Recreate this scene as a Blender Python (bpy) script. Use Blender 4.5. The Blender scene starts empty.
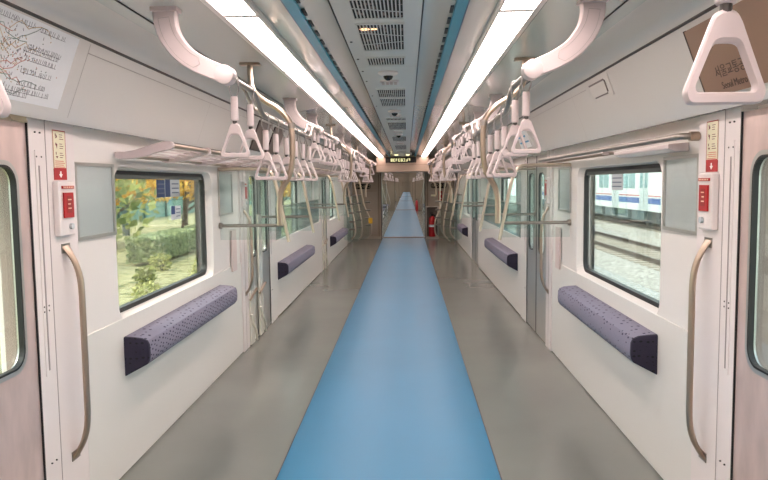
import bpy, bmesh, math, random
from mathutils import Vector, Matrix
random.seed(7)
S = bpy.context.scene
C = S.collection
PI = math.pi
ORD = ['first','second','third','fourth','fifth','sixth','seventh','eighth','ninth','tenth','eleventh','twelfth','thirteenth','fourteenth','fifteenth','sixteenth','seventeenth','eighteenth']

# ---------------------------------------------------------------- materials
def lin(c):
    r = []
    for v in c[:3]:
        v = v/255.0
        r.append(v/12.92 if v <= 0.04045 else ((v+0.055)/1.055)**2.4)
    return (r[0], r[1], r[2], 1.0)

MATS = {}
def mat(name, col, rough=0.5, metal=0.0, var=0.0, vscale=6.0, bump=0.0, bscale=40.0, spec=0.5, coat=0.0, aniso=None):
    if name in MATS: return MATS[name]
    m = bpy.data.materials.new(name); m.use_nodes = True
    nt = m.node_tree; b = nt.nodes['Principled BSDF']
    b.inputs['Base Color'].default_value = lin(col)
    b.inputs['Roughness'].default_value = rough
    b.inputs['Metallic'].default_value = metal
    b.inputs['Specular IOR Level'].default_value = spec
    b.inputs['Coat Weight'].default_value = coat
    b.inputs['Coat Roughness'].default_value = 0.08
    tc = nt.nodes.new('ShaderNodeTexCoord')
    if var > 0:
        mp = nt.nodes.new('ShaderNodeMapping')
        if aniso: mp.inputs['Scale'].default_value = aniso
        n = nt.nodes.new('ShaderNodeTexNoise'); n.inputs['Scale'].default_value = vscale; n.inputs['Detail'].default_value = 5
        nt.links.new(tc.outputs['Object'], mp.inputs['Vector']); nt.links.new(mp.outputs['Vector'], n.inputs['Vector'])
        r = nt.nodes.new('ShaderNodeValToRGB')
        c = lin(col)
        r.color_ramp.elements[0].position = 0.3; r.color_ramp.elements[1].position = 0.7
        r.color_ramp.elements[0].color = tuple([max(0, v*(1-var)) for v in c[:3]]+[1])
        r.color_ramp.elements[1].color = tuple([min(1, v*(1+var)) for v in c[:3]]+[1])
        nt.links.new(n.outputs['Fac'], r.inputs['Fac']); nt.links.new(r.outputs['Color'], b.inputs['Base Color'])
    if bump > 0:
        n2 = nt.nodes.new('ShaderNodeTexNoise'); n2.inputs['Scale'].default_value = bscale; n2.inputs['Detail'].default_value = 3
        nt.links.new(tc.outputs['Object'], n2.inputs['Vector'])
        bp = nt.nodes.new('ShaderNodeBump'); bp.inputs['Strength'].default_value = bump; bp.inputs['Distance'].default_value = 0.02
        nt.links.new(n2.outputs['Fac'], bp.inputs['Height']); nt.links.new(bp.outputs['Normal'], b.inputs['Normal'])
    MATS[name] = m
    return m

def emit(name, col, strength):
    if name in MATS: return MATS[name]
    m = bpy.data.materials.new(name); m.use_nodes = True
    b = m.node_tree.nodes['Principled BSDF']
    b.inputs['Base Color'].default_value = lin(col)
    b.inputs['Emission Color'].default_value = lin(col)
    b.inputs['Emission Strength'].default_value = strength
    MATS[name] = m
    return m

def glass(name, col=(235,245,240), refl=0.10, rough=0.02, veil=0.0, veilcol=(190,205,205)):
    m = bpy.data.materials.new(name); m.use_nodes = True
    nt = m.node_tree; nt.nodes.clear()
    o = nt.nodes.new('ShaderNodeOutputMaterial')
    t = nt.nodes.new('ShaderNodeBsdfTransparent'); t.inputs['Color'].default_value = lin(col)
    g = nt.nodes.new('ShaderNodeBsdfGlossy'); g.inputs['Roughness'].default_value = rough
    fr = nt.nodes.new('ShaderNodeFresnel'); fr.inputs['IOR'].default_value = 1.45
    mx = nt.nodes.new('ShaderNodeMixShader')
    ml = nt.nodes.new('ShaderNodeMath'); ml.operation = 'MULTIPLY'; ml.inputs[1].default_value = refl
    nt.links.new(fr.outputs[0], ml.inputs[0])
    nt.links.new(ml.outputs[0], mx.inputs[0]); nt.links.new(t.outputs[0], mx.inputs[1]); nt.links.new(g.outputs[0], mx.inputs[2])
    last = mx
    if veil > 0:
        d = nt.nodes.new('ShaderNodeBsdfDiffuse'); d.inputs['Color'].default_value = lin(veilcol)
        m2 = nt.nodes.new('ShaderNodeMixShader'); m2.inputs[0].default_value = veil
        nt.links.new(mx.outputs[0], m2.inputs[1]); nt.links.new(d.outputs[0], m2.inputs[2]); last = m2
    nt.links.new(last.outputs[0], o.inputs['Surface'])
    MATS[name] = m
    return m

white  = mat('white_wall_panel', (228,222,218), 0.32, spec=0.45, var=0.015, vscale=2)
white2 = mat('white_painted_metal', (232,222,220), 0.28, coat=0.2)
panelw = mat('pale_bench_panel', (222,218,213), 0.38)
covem  = mat('cove_panel_paint', (226,219,213), 0.24, coat=0.25)
ceilm  = mat('grey_gloss_ceiling', (208,211,206), 0.16, coat=0.6, spec=0.5)
ceilc  = mat('grey_centre_ceiling', (222,221,216), 0.30, coat=0.2)
jointm = mat('dark_joint', (50,44,44), 0.7)
trimm  = mat('light_trim', (205,202,198), 0.3, coat=0.2)
bluec  = mat('blue_ceiling_strip', (0,158,190), 0.35, coat=0.3)
blackm = mat('black_rubber', (24,22,24), 0.55)
darkin = mat('dark_duct', (40,34,33), 0.8)
floorm = mat('grey_vinyl_floor', (126,128,122), 0.21, var=0.10, vscale=0.8, spec=0.5)
stripm = mat('blue_vinyl_floor', (42,118,156), 0.42, var=0.035, vscale=1.5, spec=0.45)
steel  = mat('brushed_steel', (164,157,150), 0.37, metal=1.0, var=0.05, vscale=8, aniso=(30,30,1))
warmst = mat('warm_steel_tube', (180,162,146), 0.36, metal=1.0)
doorst = mat('rosy_brushed_door_steel', (216,193,187), 0.42, metal=0.45, var=0.10, vscale=5, aniso=(3,3,1))
alu    = mat('aluminium_frame', (196,194,190), 0.35, metal=0.8)
chrome = mat('polished_chrome', (238,234,222), 0.22, metal=0.35, coat=0.3)
framest = mat('bright_frame_steel', (196,182,166), 0.3, metal=0.8)
strapm = mat('pinkish_white_plastic', (212,196,196), 0.33, coat=0.15)
wirem  = mat('grey_strap_wire', (150,144,142), 0.35, metal=0.6)
boltm  = mat('dark_bolt', (92,86,84), 0.4, metal=0.7)
endm   = mat('beige_end_wall', (164,148,131), 0.42, var=0.04, vscale=3)
endhd  = mat('beige_header', (190,168,150), 0.4)
redm   = mat('red_paint', (176,24,30), 0.35)
creamm = mat('cream_sticker', (232,226,196), 0.5)
inkm   = mat('dark_ink', (60,58,62), 0.6)
paperm = mat('map_paper', (226,226,228), 0.45)
brownp = mat('brown_sign_plate', (140,108,88), 0.35, coat=0.2)
navym  = mat('navy_sticker', (38,62,110), 0.5)
greyst = mat('grey_sticker', (190,196,200), 0.5)
winglass = glass('clear_window_glass', (248,253,250), 0.5)
paneglass = glass('smoky_pane_glass', (238,242,242), 0.6, 0.03, veil=0.10, veilcol=(165,170,172))
tealglass = glass('teal_partition_glass', (247,252,251), 0.5, 0.05, veil=0.035, veilcol=(200,225,220))
lightcar = emit('lit_diffuser_further_car', (255,226,216), 3.6)
lightm = emit('lit_diffuser', (255,238,232), 11)

def cushion_mat(name, base, mark):
    m = bpy.data.materials.new(name); m.use_nodes = True
    nt = m.node_tree; b = nt.nodes['Principled BSDF']; b.inputs['Roughness'].default_value = 0.85
    tc = nt.nodes.new('ShaderNodeTexCoord')
    mp = nt.nodes.new('ShaderNodeMapping'); mp.inputs['Scale'].default_value = (1,1,1); mp.inputs['Rotation'].default_value = (0.6,0.0,0.0)
    vo = nt.nodes.new('ShaderNodeTexVoronoi'); vo.inputs['Scale'].default_value = 30; vo.inputs['Randomness'].default_value = 0.35
    mp.inputs['Scale'].default_value = (1.0, 0.75, 1.6)
    r = nt.nodes.new('ShaderNodeValToRGB'); r.color_ramp.interpolation = 'CONSTANT'
    r.color_ramp.elements[0].color = lin(mark); r.color_ramp.elements[1].color = lin(base); r.color_ramp.elements[1].position = 0.24
    n = nt.nodes.new('ShaderNodeTexNoise'); n.inputs['Scale'].default_value = 90
    bp = nt.nodes.new('ShaderNodeBump'); bp.inputs['Strength'].default_value = 0.3; bp.inputs['Distance'].default_value = 0.004
    nt.links.new(tc.outputs['Object'], mp.inputs['Vector']); nt.links.new(mp.outputs['Vector'], vo.inputs['Vector'])
    nt.links.new(vo.outputs['Distance'], r.inputs['Fac']); nt.links.new(r.outputs['Color'], b.inputs['Base Color'])
    nt.links.new(tc.outputs['Object'], n.inputs['Vector']); nt.links.new(n.outputs['Fac'], bp.inputs['Height']); nt.links.new(bp.outputs['Normal'], b.inputs['Normal'])
    return m
cushm = cushion_mat('purple_grey_fabric', (124,120,138), (50,46,70))
cushend = cushion_mat('navy_fabric', (40,36,56), (16,14,24))

# ---------------------------------------------------------------- mesh helpers
def bm_new(): return bmesh.new()
def box(bm, x0,x1,y0,y1,z0,z1):
    if x0>x1: x0,x1=x1,x0
    if y0>y1: y0,y1=y1,y0
    v = [bm.verts.new(p) for p in [(x0,y0,z0),(x1,y0,z0),(x1,y1,z0),(x0,y1,z0),(x0,y0,z1),(x1,y0,z1),(x1,y1,z1),(x0,y1,z1)]]
    for f in [(0,3,2,1),(4,5,6,7),(0,1,5,4),(1,2,6,5),(2,3,7,6),(3,0,4,7)]:
        bm.faces.new([v[i] for i in f])
def tube(bm, pts, r, seg=10, cap=True):
    pts = [Vector(p) for p in pts]; rings=[]; n=len(pts)
    rr = r if isinstance(r,(list,tuple)) else [r]*n
    up=None
    for i,p in enumerate(pts):
        a = pts[max(0,i-1)]; b = pts[min(n-1,i+1)]
        t=(b-a).normalized()
        if up is None:
            up = t.orthogonal().normalized()
        up = (up - t*up.dot(t)).normalized()
        s = t.cross(up)
        rings.append([bm.verts.new(p+(up*math.cos(2*PI*k/seg)+s*math.sin(2*PI*k/seg))*rr[i]) for k in range(seg)])
    for i in range(n-1):
        for k in range(seg):
            bm.faces.new([rings[i][k],rings[i][(k+1)%seg],rings[i+1][(k+1)%seg],rings[i+1][k]])
    if cap:
        bm.faces.new(rings[0][::-1]); bm.faces.new(rings[-1])
def loft(bm, loops, close=True, cap0=False, cap1=False):
    L=[[bm.verts.new(p) for p in lp] for lp in loops]; n=len(L[0])
    for a,b in zip(L,L[1:]):
        for k in range(n if close else n-1):
            j=(k+1)%n
            try: bm.faces.new([a[k],a[j],b[j],b[k]])
            except ValueError: pass
    if cap0: bm.faces.new(L[0][::-1])
    if cap1: bm.faces.new(L[-1])
def smooth_path(pts, n=8):
    P=[Vector(p) for p in pts]; P=[P[0]*2-P[1]]+P+[P[-1]*2-P[-2]]; out=[]
    for i in range(1,len(P)-2):
        for k in range(n):
            t=k/n; a,b,c,d=P[i-1],P[i],P[i+1],P[i+2]
            out.append(0.5*((2*b)+(c-a)*t+(2*a-5*b+4*c-d)*t*t+(3*b-a-3*c+d)*t**3))
    out.append(P[-2]); return out
def fillet(pts, r, n=5):
    """polyline with rounded corners"""
    P=[Vector(p) for p in pts]; out=[P[0]]
    for i in range(1,len(P)-1):
        a=(P[i-1]-P[i]); b=(P[i+1]-P[i]); ra=min(r,a.length*.49,b.length*.49)
        p0=P[i]+a.normalized()*ra; p1=P[i]+b.normalized()*ra
        for k in range(n+1):
            t=k/n; out.append(p0*(1-t)**2+P[i]*2*t*(1-t)+p1*t*t)
    out.append(P[-1]); return out
def rr(y0,y1,z0,z1,r,n=6):
    """rounded rectangle in (y,z), n+1 points per corner"""
    out=[]
    for cy,cz,a0 in ((y1-r,z1-r,0),(y0+r,z1-r,PI/2),(y0+r,z0+r,PI),(y1-r,z0+r,1.5*PI)):
        for k in range(n+1):
            a=a0+k/n*PI/2; out.append((cy+r*math.cos(a),cz+r*math.sin(a)))
    return out
def on_x(loop,x): return [(x,y,z) for y,z in loop]
def weld(bm, d=1e-5): bmesh.ops.remove_doubles(bm, verts=bm.verts, dist=d)
def obj(name, bm, m, parent=None, smooth=False, bevel=0, kind=None):
    bmesh.ops.recalc_face_normals(bm, faces=bm.faces)
    me=bpy.data.meshes.new(name); bm.to_mesh(me); bm.free()
    ms = m if isinstance(m,(list,tuple)) else [m]
    for q in ms: me.materials.append(q)
    if smooth:
        for p in me.polygons: p.use_smooth=True
        try: me.set_sharp_from_angle(angle=math.radians(38))
        except Exception: pass
    o=bpy.data.objects.new(name,me); C.objects.link(o)
    if parent: o.parent=parent
    if bevel:
        b=o.modifiers.new('bevel','BEVEL'); b.width=bevel; b.segments=3; b.limit_method='ANGLE'
    if kind: o['kind']=kind
    return o
def tag(o,label,cat,group=None):
    o['label']=label; o['category']=cat
    if group: o['group']=group
    return o
def thing(name,label,cat,loc=(0,0,0),group=None):
    o=bpy.data.objects.new(name,None); C.objects.link(o); o.location=loc; o.empty_display_size=.05
    return tag(o,label,cat,group)
def struct(name,bm,m,parent=None,**k):
    o=obj(name,bm,m,parent,**k)
    if parent is None: o['kind']='structure'
    return o
def sempty(name,loc=(0,0,0)):
    o=bpy.data.objects.new(name,None); C.objects.link(o); o.location=loc; o['kind']='structure'; return o
def dup(root, loc, label, group=None, scale=None):
    r=root.copy(); C.objects.link(r); r.location=loc; r['label']=label
    if scale: r.scale=scale
    if group: r['group']=group
    for ch in list(root.children):
        c=ch.copy(); C.objects.link(c); c.parent=r
        for g in list(ch.children):
            d=g.copy(); C.objects.link(d); d.parent=c
    return r
def B(name,b,m,parent=None,**k):
    bm=bm_new(); box(bm,*b); return obj(name,bm,m,parent,**k)
SN={-1:'left',1:'right'}

# ---------------------------------------------------------------- dimensions
W=1.36; WO=1.50; ZL=1.742; ZC=2.146
YB=-3.4; YE=18.35
sections={-1:[(YB,1.33),(2.61,6.15),(7.15,11.6),(12.3,16.4),(17.3,YE)],
           1:[(YB,1.33),(2.61,6.15),(7.15,12.0),(13.2,16.9),(17.6,YE)]}
windows={-1:[[(-2.0,-.3)],[(3.43,5.02)],[(7.97,9.35)],[(12.95,13.9)],[]],
          1:[[(-2.0,-.3)],[(3.46,5.02)],[(7.97,9.45)],[(13.9,14.8)],[]]}
WZ0,WZ1=.83,1.56

# ---------------------------------------------------------------- floor
bm=bm_new(); box(bm,-WO,WO,YB,YE+.2,-.12,0); floor=struct('floor',bm,floorm)
B('aisle_strip',(-.56,.56,YB,YE+.2,0,.003),stripm,floor)
B('strip_seam',(-.566,-.56,YB,YE+.2,0,.0034),inkm,floor)
B('strip_seam',(.56,.566,YB,YE+.2,0,.0034),inkm,floor)

# ---------------------------------------------------------------- ceiling
half=[(WO+.02,1.745),(1.30,1.742),(1.284,1.733),(1.270,1.749),(1.15,2.065),(1.125,2.095),(1.08,2.120),(1.0,2.138),(.93,ZC),(.64,ZC),(.0,ZC)]
outer=[(0,2.40),(.9,2.38),(1.3,2.25),(WO+.02,1.95)]
prof=[(x,z) for x,z in half]+[(-x,z) for x,z in half[-2::-1]]+[(-x,z) for x,z in outer[::-1]]+[(x,z) for x,z in outer[1:]]
bm=bm_new(); loft(bm,[[(x,YB,z) for x,z in prof],[(x,YE+.2,z) for x,z in prof]],cap0=True,cap1=True)
ceiling=struct('ceiling',bm,[ceilm,covem],smooth=True)
for p in ceiling.data.polygons:
    c=p.center
    if abs(c.x)>.99 and c.z<2.14: p.material_index=1
bm=bm_new(); box(bm,-.172,.172,YB,YE,ZC-.004,ZC); obj('centre_panel',bm,ceilc,ceiling)
for s in (-1,1):
    for x,w in ((.174,.003),(.935,.002),(.632,.0025)):
        B('panel_joint',(s*(x-w),s*(x+w),YB,YE,ZC-.005,ZC),jointm,ceiling)
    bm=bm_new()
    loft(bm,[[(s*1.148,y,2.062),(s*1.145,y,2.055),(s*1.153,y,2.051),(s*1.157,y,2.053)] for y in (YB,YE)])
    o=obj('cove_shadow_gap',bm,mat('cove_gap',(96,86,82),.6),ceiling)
    # blue strips with the dark slots beside them
    bm=bm_new(); box(bm,s*.296,s*.338,YB,YE,ZC-.012,ZC); obj('blue_strip',bm,bluec,ceiling)
    bm=bm_new(); box(bm,s*.338,s*.344,YB,YE,ZC-.010,ZC); obj('strip_edge',bm,mat('blue_edge',(20,84,124),.4),ceiling)
    bm=bm_new(); y=YB
    while y<12:
        box(bm,s*.280,s*.293,y,y+.10,ZC-.005,ZC-.001); y+=.19
    obj('air_slot',bm,blackm,ceiling)
    B('lamp_trim',(s*.455,s*.472,YB,YE,ZC-.016,ZC),trimm,ceiling)
    B('lamp_trim',(s*.602,s*.625,YB,YE,ZC-.014,ZC),trimm,ceiling)
# hairlines of the cove hatches
def cpx(s,z): return s*(1.15+(2.065-z)/(2.065-1.749)*.120-.0012)
for s,hz,vs in ((-1,(2.77,9.0),(2.77,4.5,7.0)),(1,(4.15,9.0),(4.5,7.0))):
    bm=bm_new()
    z=2.008; loft(bm,[[(cpx(s,z),y,z),(cpx(s,z+.004),y,z+.004)] for y in hz],close=False)
    for y in vs: loft(bm,[[(cpx(s,z),y,z),(cpx(s,z),y+.004,z)] for z in (1.755,2.045)],close=False)
    obj('cove_hatch_line',bm,mat('cove_line',(168,158,152),.6),ceiling)
B('cross_joint',(-.172,.172,4.0,4.006,ZC-.0046,ZC-.004),trimm,ceiling)
# small screws beside the left joint
bm=bm_new()
for y in (3.3,3.75,4.15,4.55,5.3,6.0): tube(bm,[(-.15,y,ZC-.008),(-.15,y,ZC-.004)],.006,8)
obj('screw',bm,boltm,ceiling)

# ceiling lights
for s in (-1,1):
    y=2.745-1.335*5; i=0; first=None
    while y<YE-1.6:
        near=y+1.335
        if y < 1.4: lab='lit rectangular light panel overhead behind the camera position, %s ceiling row, %s from back'%(SN[s],ORD[i])
        else: lab='%s nearest lit white diffuser panel in the %s ceiling light row'%(ORD[i-4],SN[s])
        if y<1.4: pass
        t=thing('ceiling_light',lab,'light',(s*.5365,y,ZC),'lit diffuser panels in the ceiling light rows')
        if first is None:
            first=t; fars=None
            B('diffuser',(-.0625,.0625,.020,1.315,-.009,-.001),lightm,t)
            B('end_frame',(-.0640,.064,-.0195,.0195,-.011,0),trimm,t)
        else:
            for ch in first.children:
                c=ch.copy(); C.objects.link(c); c.parent=t
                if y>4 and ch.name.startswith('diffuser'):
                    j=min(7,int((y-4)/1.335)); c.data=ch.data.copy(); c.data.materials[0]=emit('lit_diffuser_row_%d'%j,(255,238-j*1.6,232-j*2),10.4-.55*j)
        y+=1.335; i+=1

# ---------------------------------------------------------------- walls, windows
wall={}
nwin=0
def wall_piece(bm,s,y0,y1,z0,z1,hole=None,x0=W,x1=WO,r=.09):
    if hole is None: box(bm,s*x0,s*x1,y0,y1,z0,z1); return
    a,b,c,d=hole; n=6
    rect=[(y1,z1)]*(n+1)+[(y0,z1)]*(n+1)+[(y0,z0)]*(n+1)+[(y1,z0)]*(n+1)
    h=rr(a,b,c,d,r,n)
    hi=rr(a+.025,b-.035,c+.03,d-.012,r*.85,n)
    ho=rr(a-.06,b+.07,c-.05,d+.07,r,n)
    loft(bm,[on_x(rect,s*x1),on_x(ho,s*x1),on_x(hi,s*(x0+.045)),on_x(h,s*x0),on_x(rect,s*x0),on_x(rect,s*x1)])
for s in (-1,1):
    bm=bm_new(); wins=[]
    for k,(a,b) in enumerate(sections[s]):
        a2=a+.14 if k>0 else a; b2=b-.12 if k<4 else b
        cur=a2
        for (w0,w1) in windows[s][k]:
            e0,e1=w0-.05,w1+.13
            wall_piece(bm,s,cur,e0,0,ZL+.003)
            wall_piece(bm,s,e0,e1,0,WZ0-.06); wall_piece(bm,s,e0,e1,WZ1+.03,ZL+.003)
            wall_piece(bm,s,e0,e1,WZ0-.06,WZ1+.03,(w0-.03,w1+.10,WZ0-.045,WZ1+.01))
            wins.append((w0,w1)); cur=e1
        wall_piece(bm,s,cur,b2,0,ZL+.003)
        # thin pocket skins beside the doors
        if k>0: box(bm,s*(WO-.02),s*WO,a,a2,0,ZL+.003)
        if k<4: box(bm,s*(WO-.02),s*WO,b2,b,0,ZL+.003)
    # headers over the doors
    sec=sections[s]
    for (a,b),(c,d) in zip(sec,sec[1:]):
        box(bm,s*(W+.045),s*WO,b,c,1.70,ZL+.003)
    bmesh.ops.remove_doubles(bm,verts=bm.verts,dist=1e-5)
    wall[s]=struct('wall_%s'%SN[s],bm,white)
    for (w0,w1) in wins:
        nwin+=1; e=sempty('window_%d'%nwin,(0,0,0))
        x=W+.045; n=6
        o_=rr(w0-.006,w1+.066,WZ0-.016,WZ1-.001,.078,n); i_=rr(w0+.018,w1+.040,WZ0+.008,WZ1-.022,.062,n)
        bm=bm_new(); loft(bm,[on_x(o_,s*(x+.03)),on_x(o_,s*(x-.004)),on_x(i_,s*(x-.004)),on_x(i_,s*(x+.03)),on_x(o_,s*(x+.03))])
        obj('window_gasket',bm,blackm,e)
        g_=rr(w0+.016,w1+.042,WZ0+.006,WZ1-.020,.062,n)
        bm=bm_new(); loft(bm,[on_x(g_,s*(x+.008)),on_x(g_,s*(x+.014))],cap0=True,cap1=True); obj('window_pane',bm,winglass,e)
        bm=bm_new(); z=WZ1-.045
        box(bm,s*(x+.002),s*(x+.010),w0+.016,w1+.04,z,WZ1-.02); obj('blind_housing',bm,mat('blind_grey',(84,88,84),.6),e)

# kick panels covering where the benches were (sections two and three)
t_n=0
for s in (-1,1):
    for k in (2,3):
        a,b=sections[s][k]; t_n+=1
        top=.86 if k==2 else .80
        bm=bm_new(); box(bm,s*(W-.02),s*W,a+.015,b-.015,.012,top)
        struct('trim_%d'%t_n,bm,panelw,bevel=.004)
    t_n+=1
    bm=bm_new(); box(bm,s*(W-.008),s*W,2.99,6.14,.012,.80); struct('trim_%d'%t_n,bm,panelw,bevel=.002)

# door pillars
pil={-1:[],1:[]}
pn=0
for s in (-1,1):
    for k in range(5):
        a,b=sections[s][k]
        spots=[]
        if k>0: spots.append((a,a+.36,False))
        if k<4: spots.append((b-.22,b,True))
        for (p0,p1,flip) in spots:
            t_n+=1
            bm=bm_new(); box(bm,s*(W-.018),s*(W-.0115),p0,p1,0,ZL); box(bm,s*(W-.0115),s*(W+.001),*((p0+.15,p1) if not flip else (p0,p1-.14)),0,ZL)
            tr=struct('trim_%d'%t_n,bm,white2,bevel=.004)
            edge=p0 if not flip else p1
            q=1 if not flip else -1
            B('rubber_seal',(s*(W-.0165),s*(W-.0100),edge-q*.006,edge,0,ZL-.02),blackm,tr)
            B('cover_joint',(s*(W-.0195),s*(W-.018),edge+q*.118,edge+q*.122,0,ZL),mat('joint_shade',(170,158,156),.6),tr)
            if k in (1,2) and not flip:
                B('cover_plate',(s*(W-.0215),s*(W-.018),p0+.035,p0+.085,.72,1.62),white2,tr)
                B('cover_slot',(s*(W-.0225),s*(W-.0214),p0+.053,p0+.063,.74,1.56),mat('slot_shade',(150,140,138),.5),tr)
                bm=bm_new()
                for z in (1.595,1.0,.98,.36,1.69):
                    for yy in (p0+.042,p0+.078):
                        tube(bm,[(s*(W-.0235),yy,z),(s*(W-.018),yy,z)],.0035,8)
                obj('screw',bm,boltm,tr)

# ---------------------------------------------------------------- doors
nd=0
def leaf(bm_l,bm_f,bm_g,s,y0,y1,w0,w1,x=1.3505,t=.027,z1=1.72):
    n=6; wz0,wz1=.78,1.575
    rect=lambda: [(y1,z1)]*(n+1)+[(y0,z1)]*(n+1)+[(y0,.012)]*(n+1)+[(y1,.012)]*(n+1)
    h=rr(w0,w1,wz0,wz1,.085,n); hi=rr(w0+.018,w1-.018,wz0+.018,wz1-.018,.07,n)
    R_=rect()
    loft(bm_l,[on_x(R_,s*(x+t)),on_x(h,s*(x+t)),on_x(h,s*x),on_x(R_,s*x),on_x(R_,s*(x+t))]); 
    loft(bm_f,[on_x(h,s*(x+t)),on_x(h,s*(x-.004)),on_x(hi,s*(x-.004)),on_x(hi,s*(x+t)),on_x(h,s*(x+t))])
    loft(bm_g,[on_x(hi,s*(x+.014)),on_x(hi,s*(x+.020))],cap0=True,cap1=True)
for s in (-1,1):
    sec=sections[s]
    for (a,b),(c,d) in zip(sec,sec[1:]):
        nd+=1; e=sempty('door_%d'%nd)
        ya,yb=b-.09,c+.11; ym=(b+c)/2
        for (p,q,w0,w1) in ((ya,ym-.004,b+.10,ym-.10),(ym+.004,yb,ym+.10,c-.075)):
            bl,bf,bg=bm_new(),bm_new(),bm_new()
            if w1-w0<.2: m_=(w0+w1)/2; w0,w1=m_-.1,m_+.1
            leaf(bl,bf,bg,s,p,q,w0,w1)
            weld(bl); weld(bf)
            lf=obj('door_leaf',bl,doorst if c<5 else alu,e); obj('window_frame',bf,alu,lf); obj('window_pane',bg,winglass,lf)
            g0=rr(w0+.017,w1-.017,.797,1.558,.071,6); g1=rr(w0+.025,w1-.025,.805,1.550,.064,6)
            bk=bm_new(); loft(bk,[on_x(g0,s*1.3455),on_x(g1,s*1.3455),on_x(g1,s*1.366),on_x(g0,s*1.366),on_x(g0,s*1.3455)]); obj('window_gasket',bk,blackm,lf)
        B('meeting_seal',(s*1.3485,s*1.380,ym-.012,ym+.012,.012,1.72),blackm,e)
        B('threshold',(s*W,s*WO,b,c,.0005,.012),steel,e)
# chrome guard rails standing in the left door recesses
for i,(y,zt) in enumerate(((6.22,1.19),(6.62,1.19),(11.68,1.10),(12.0,1.10))):
    lab=['tall polished metal post at near jamb of the middle left door','tall polished metal post behind the first, middle left door','polished metal post at near jamb of the farther left door','polished metal post behind its twin in the farther left door'][i]
    t=thing('door_guard_post',lab,'post',(-1.335,y,0),'polished posts in the left door recesses')
    bm=bm_new(); box(bm,-.011,.011,-.075,.075,.014,zt); obj('post',bm,chrome,t,bevel=.004)
    bm=bm_new(); tube(bm,[(.018,-.12,.44),(.018,.16,.50)],.012,8); obj('crossbar',bm,warmst,t,smooth=True)
    bm=bm_new(); tube(bm,[(.018,-.09,.30),(.018,-.07,.24),(.018,.09,.12),(.018,.12,.02)],.011,8); obj('lower_brace',bm,chrome,t,smooth=True)

# ---------------------------------------------------------------- wall panes
first=None
for s in (-1,1):
    for (y0,y1,lab) in ((2.98,3.385,'smoky framed glass pane beside the near emergency box, %s wall'),(5.29,5.70,'smoky framed glass pane past the big window, %s wall'),(7.5,7.88,'framed glass pane before the second window, %s wall'),(10.0,10.5,'framed glass pane past the second window, %s wall')):
        z0,z1=1.235,1.585; x=W-.001
        t=thing('wall_pane',lab%SN[s],'pane',(s*x,y0,z0),'framed smoky panes on the walls')
        w,h=y1-y0,z1-z0
        bm=bm_new(); L=lambda q,xx:[(xx,q,q),(xx,w-q,q),(xx,w-q,h-q),(xx,q,h-q)]
        loft(bm,[L(0,0),L(0,-s*.012),L(.016,-s*.012),L(.016,0)]); obj('pane_frame',bm,alu,t)
        B('pane_glass',(0,-s*.005,.014,w-.014,.014,h-.014),paneglass,t)
        B('backing_sheet',(0,-s*.002,.015,w-.015,.015,h-.015),mat('pane_backing',(236,237,236),.5),t)

# ---------------------------------------------------------------- hip rests
def hiprest(s,y0,y1,zt,lab):
    t=thing('hip_rest_cushion',lab,'cushion',(s*W,y0,zt-.21),'padded hip rests along the walls')
    L=y1-y0
    prof=[(-.002,.215),(-.05,.212),(-.10,.206),(-.128,.194),(-.138,.172),(-.140,.12),(-.136,.09),(-.122,.070),(-.002,.006)]
    def lp(y,k=1.0,dy=0):
        cx=-.07; cz=.12
        return [(-s*abs(cx+(x-cx)*k) if x<-.01 else -s*.002,y,cz+(z-cz)*k) for x,z in prof]
    bm=bm_new(); loft(bm,[lp(.016),lp(.03),lp(L-.03),lp(L-.012,.97),lp(L,.88)],cap0=True,cap1=True)
    obj('pad',bm,cushm,t,smooth=True)
    bm=bm_new(); loft(bm,[lp(0,.93),lp(.004,.99),lp(.016,1.004)],cap0=True,cap1=True); obj('end_cap',bm,cushend,t,smooth=True)
    return t
hiprest(-1,3.42,5.27,.70,'big purple-grey patterned hip rest under the near left window')
hiprest(1,3.42,5.12,.70,'big purple-grey patterned hip rest under the near right window')
hiprest(-1,7.55,9.8,.61,'middle-distance hip rest on white panel past middle left door')
hiprest(1,7.7,10.0,.67,'middle-distance hip rest on white panel past middle right door')
hiprest(-1,12.75,15.3,.50,'small farthest purple hip rest on the left wall')
hiprest(1,14.0,15.4,.56,'small farthest purple hip rest on the right wall')

# ---------------------------------------------------------------- grab handles on the near pillars
def sweep_rect(bm,pts,ws,ts,side):
    """pts centre line in xz plane at y=0; ws half-width along y, ts half thickness"""
    P=[Vector(p) for p in pts]; loops=[]
    for i,p in enumerate(P):
        a=P[max(0,i-1)]; b=P[min(len(P)-1,i+1)]; t=(b-a).normalized(); nn=Vector((t.z,0,-t.x))
        w,h=ws[i],ts[i]; lp=[]
        for k in range(12):
            an=2*PI*k/12; lp.append(p+Vector((0,1,0))*w*math.cos(an)+nn*h*math.sin(an))
        loops.append(lp)
    loft(bm,loops,cap0=True,cap1=True)
def grab_handle(s,y,zb,zt,lab,sc=1):
    t=thing('grab_handle',lab,'handle',(s*(W-.018),y,zb),'curved steel grab handles on the door pillars')
    h=zt-zb
    pts=[(0,0,h),(-s*.022,0,h-.035),(-s*.045,0,h-.085),(-s*.060,0,h-.16),(-s*.062,0,h-.3),(-s*.062,0,.3),(-s*.060,0,.16),(-s*.045,0,.085),(-s*.022,0,.035),(0,0,0)]
    pts=smooth_path(pts,4); n=len(pts); ws=[];ts=[]
    for i,p in enumerate(pts):
        d=min(i,n-1-i)/(n/2); e=max(0,1-d/.5)
        ws.append(.014+.020*e**1.5); ts.append(.013-.005*e)
    bm=bm_new(); sweep_rect(bm,pts,ws,ts,s); obj('bar',bm,warmst,t,smooth=True)
    B('mount_plate',(-s*.004,0,-.034,.034,h-.028,h+.012),steel,t); B('mount_plate',(-s*.004,0,-.034,.034,-.012,.028),steel,t)
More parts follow.
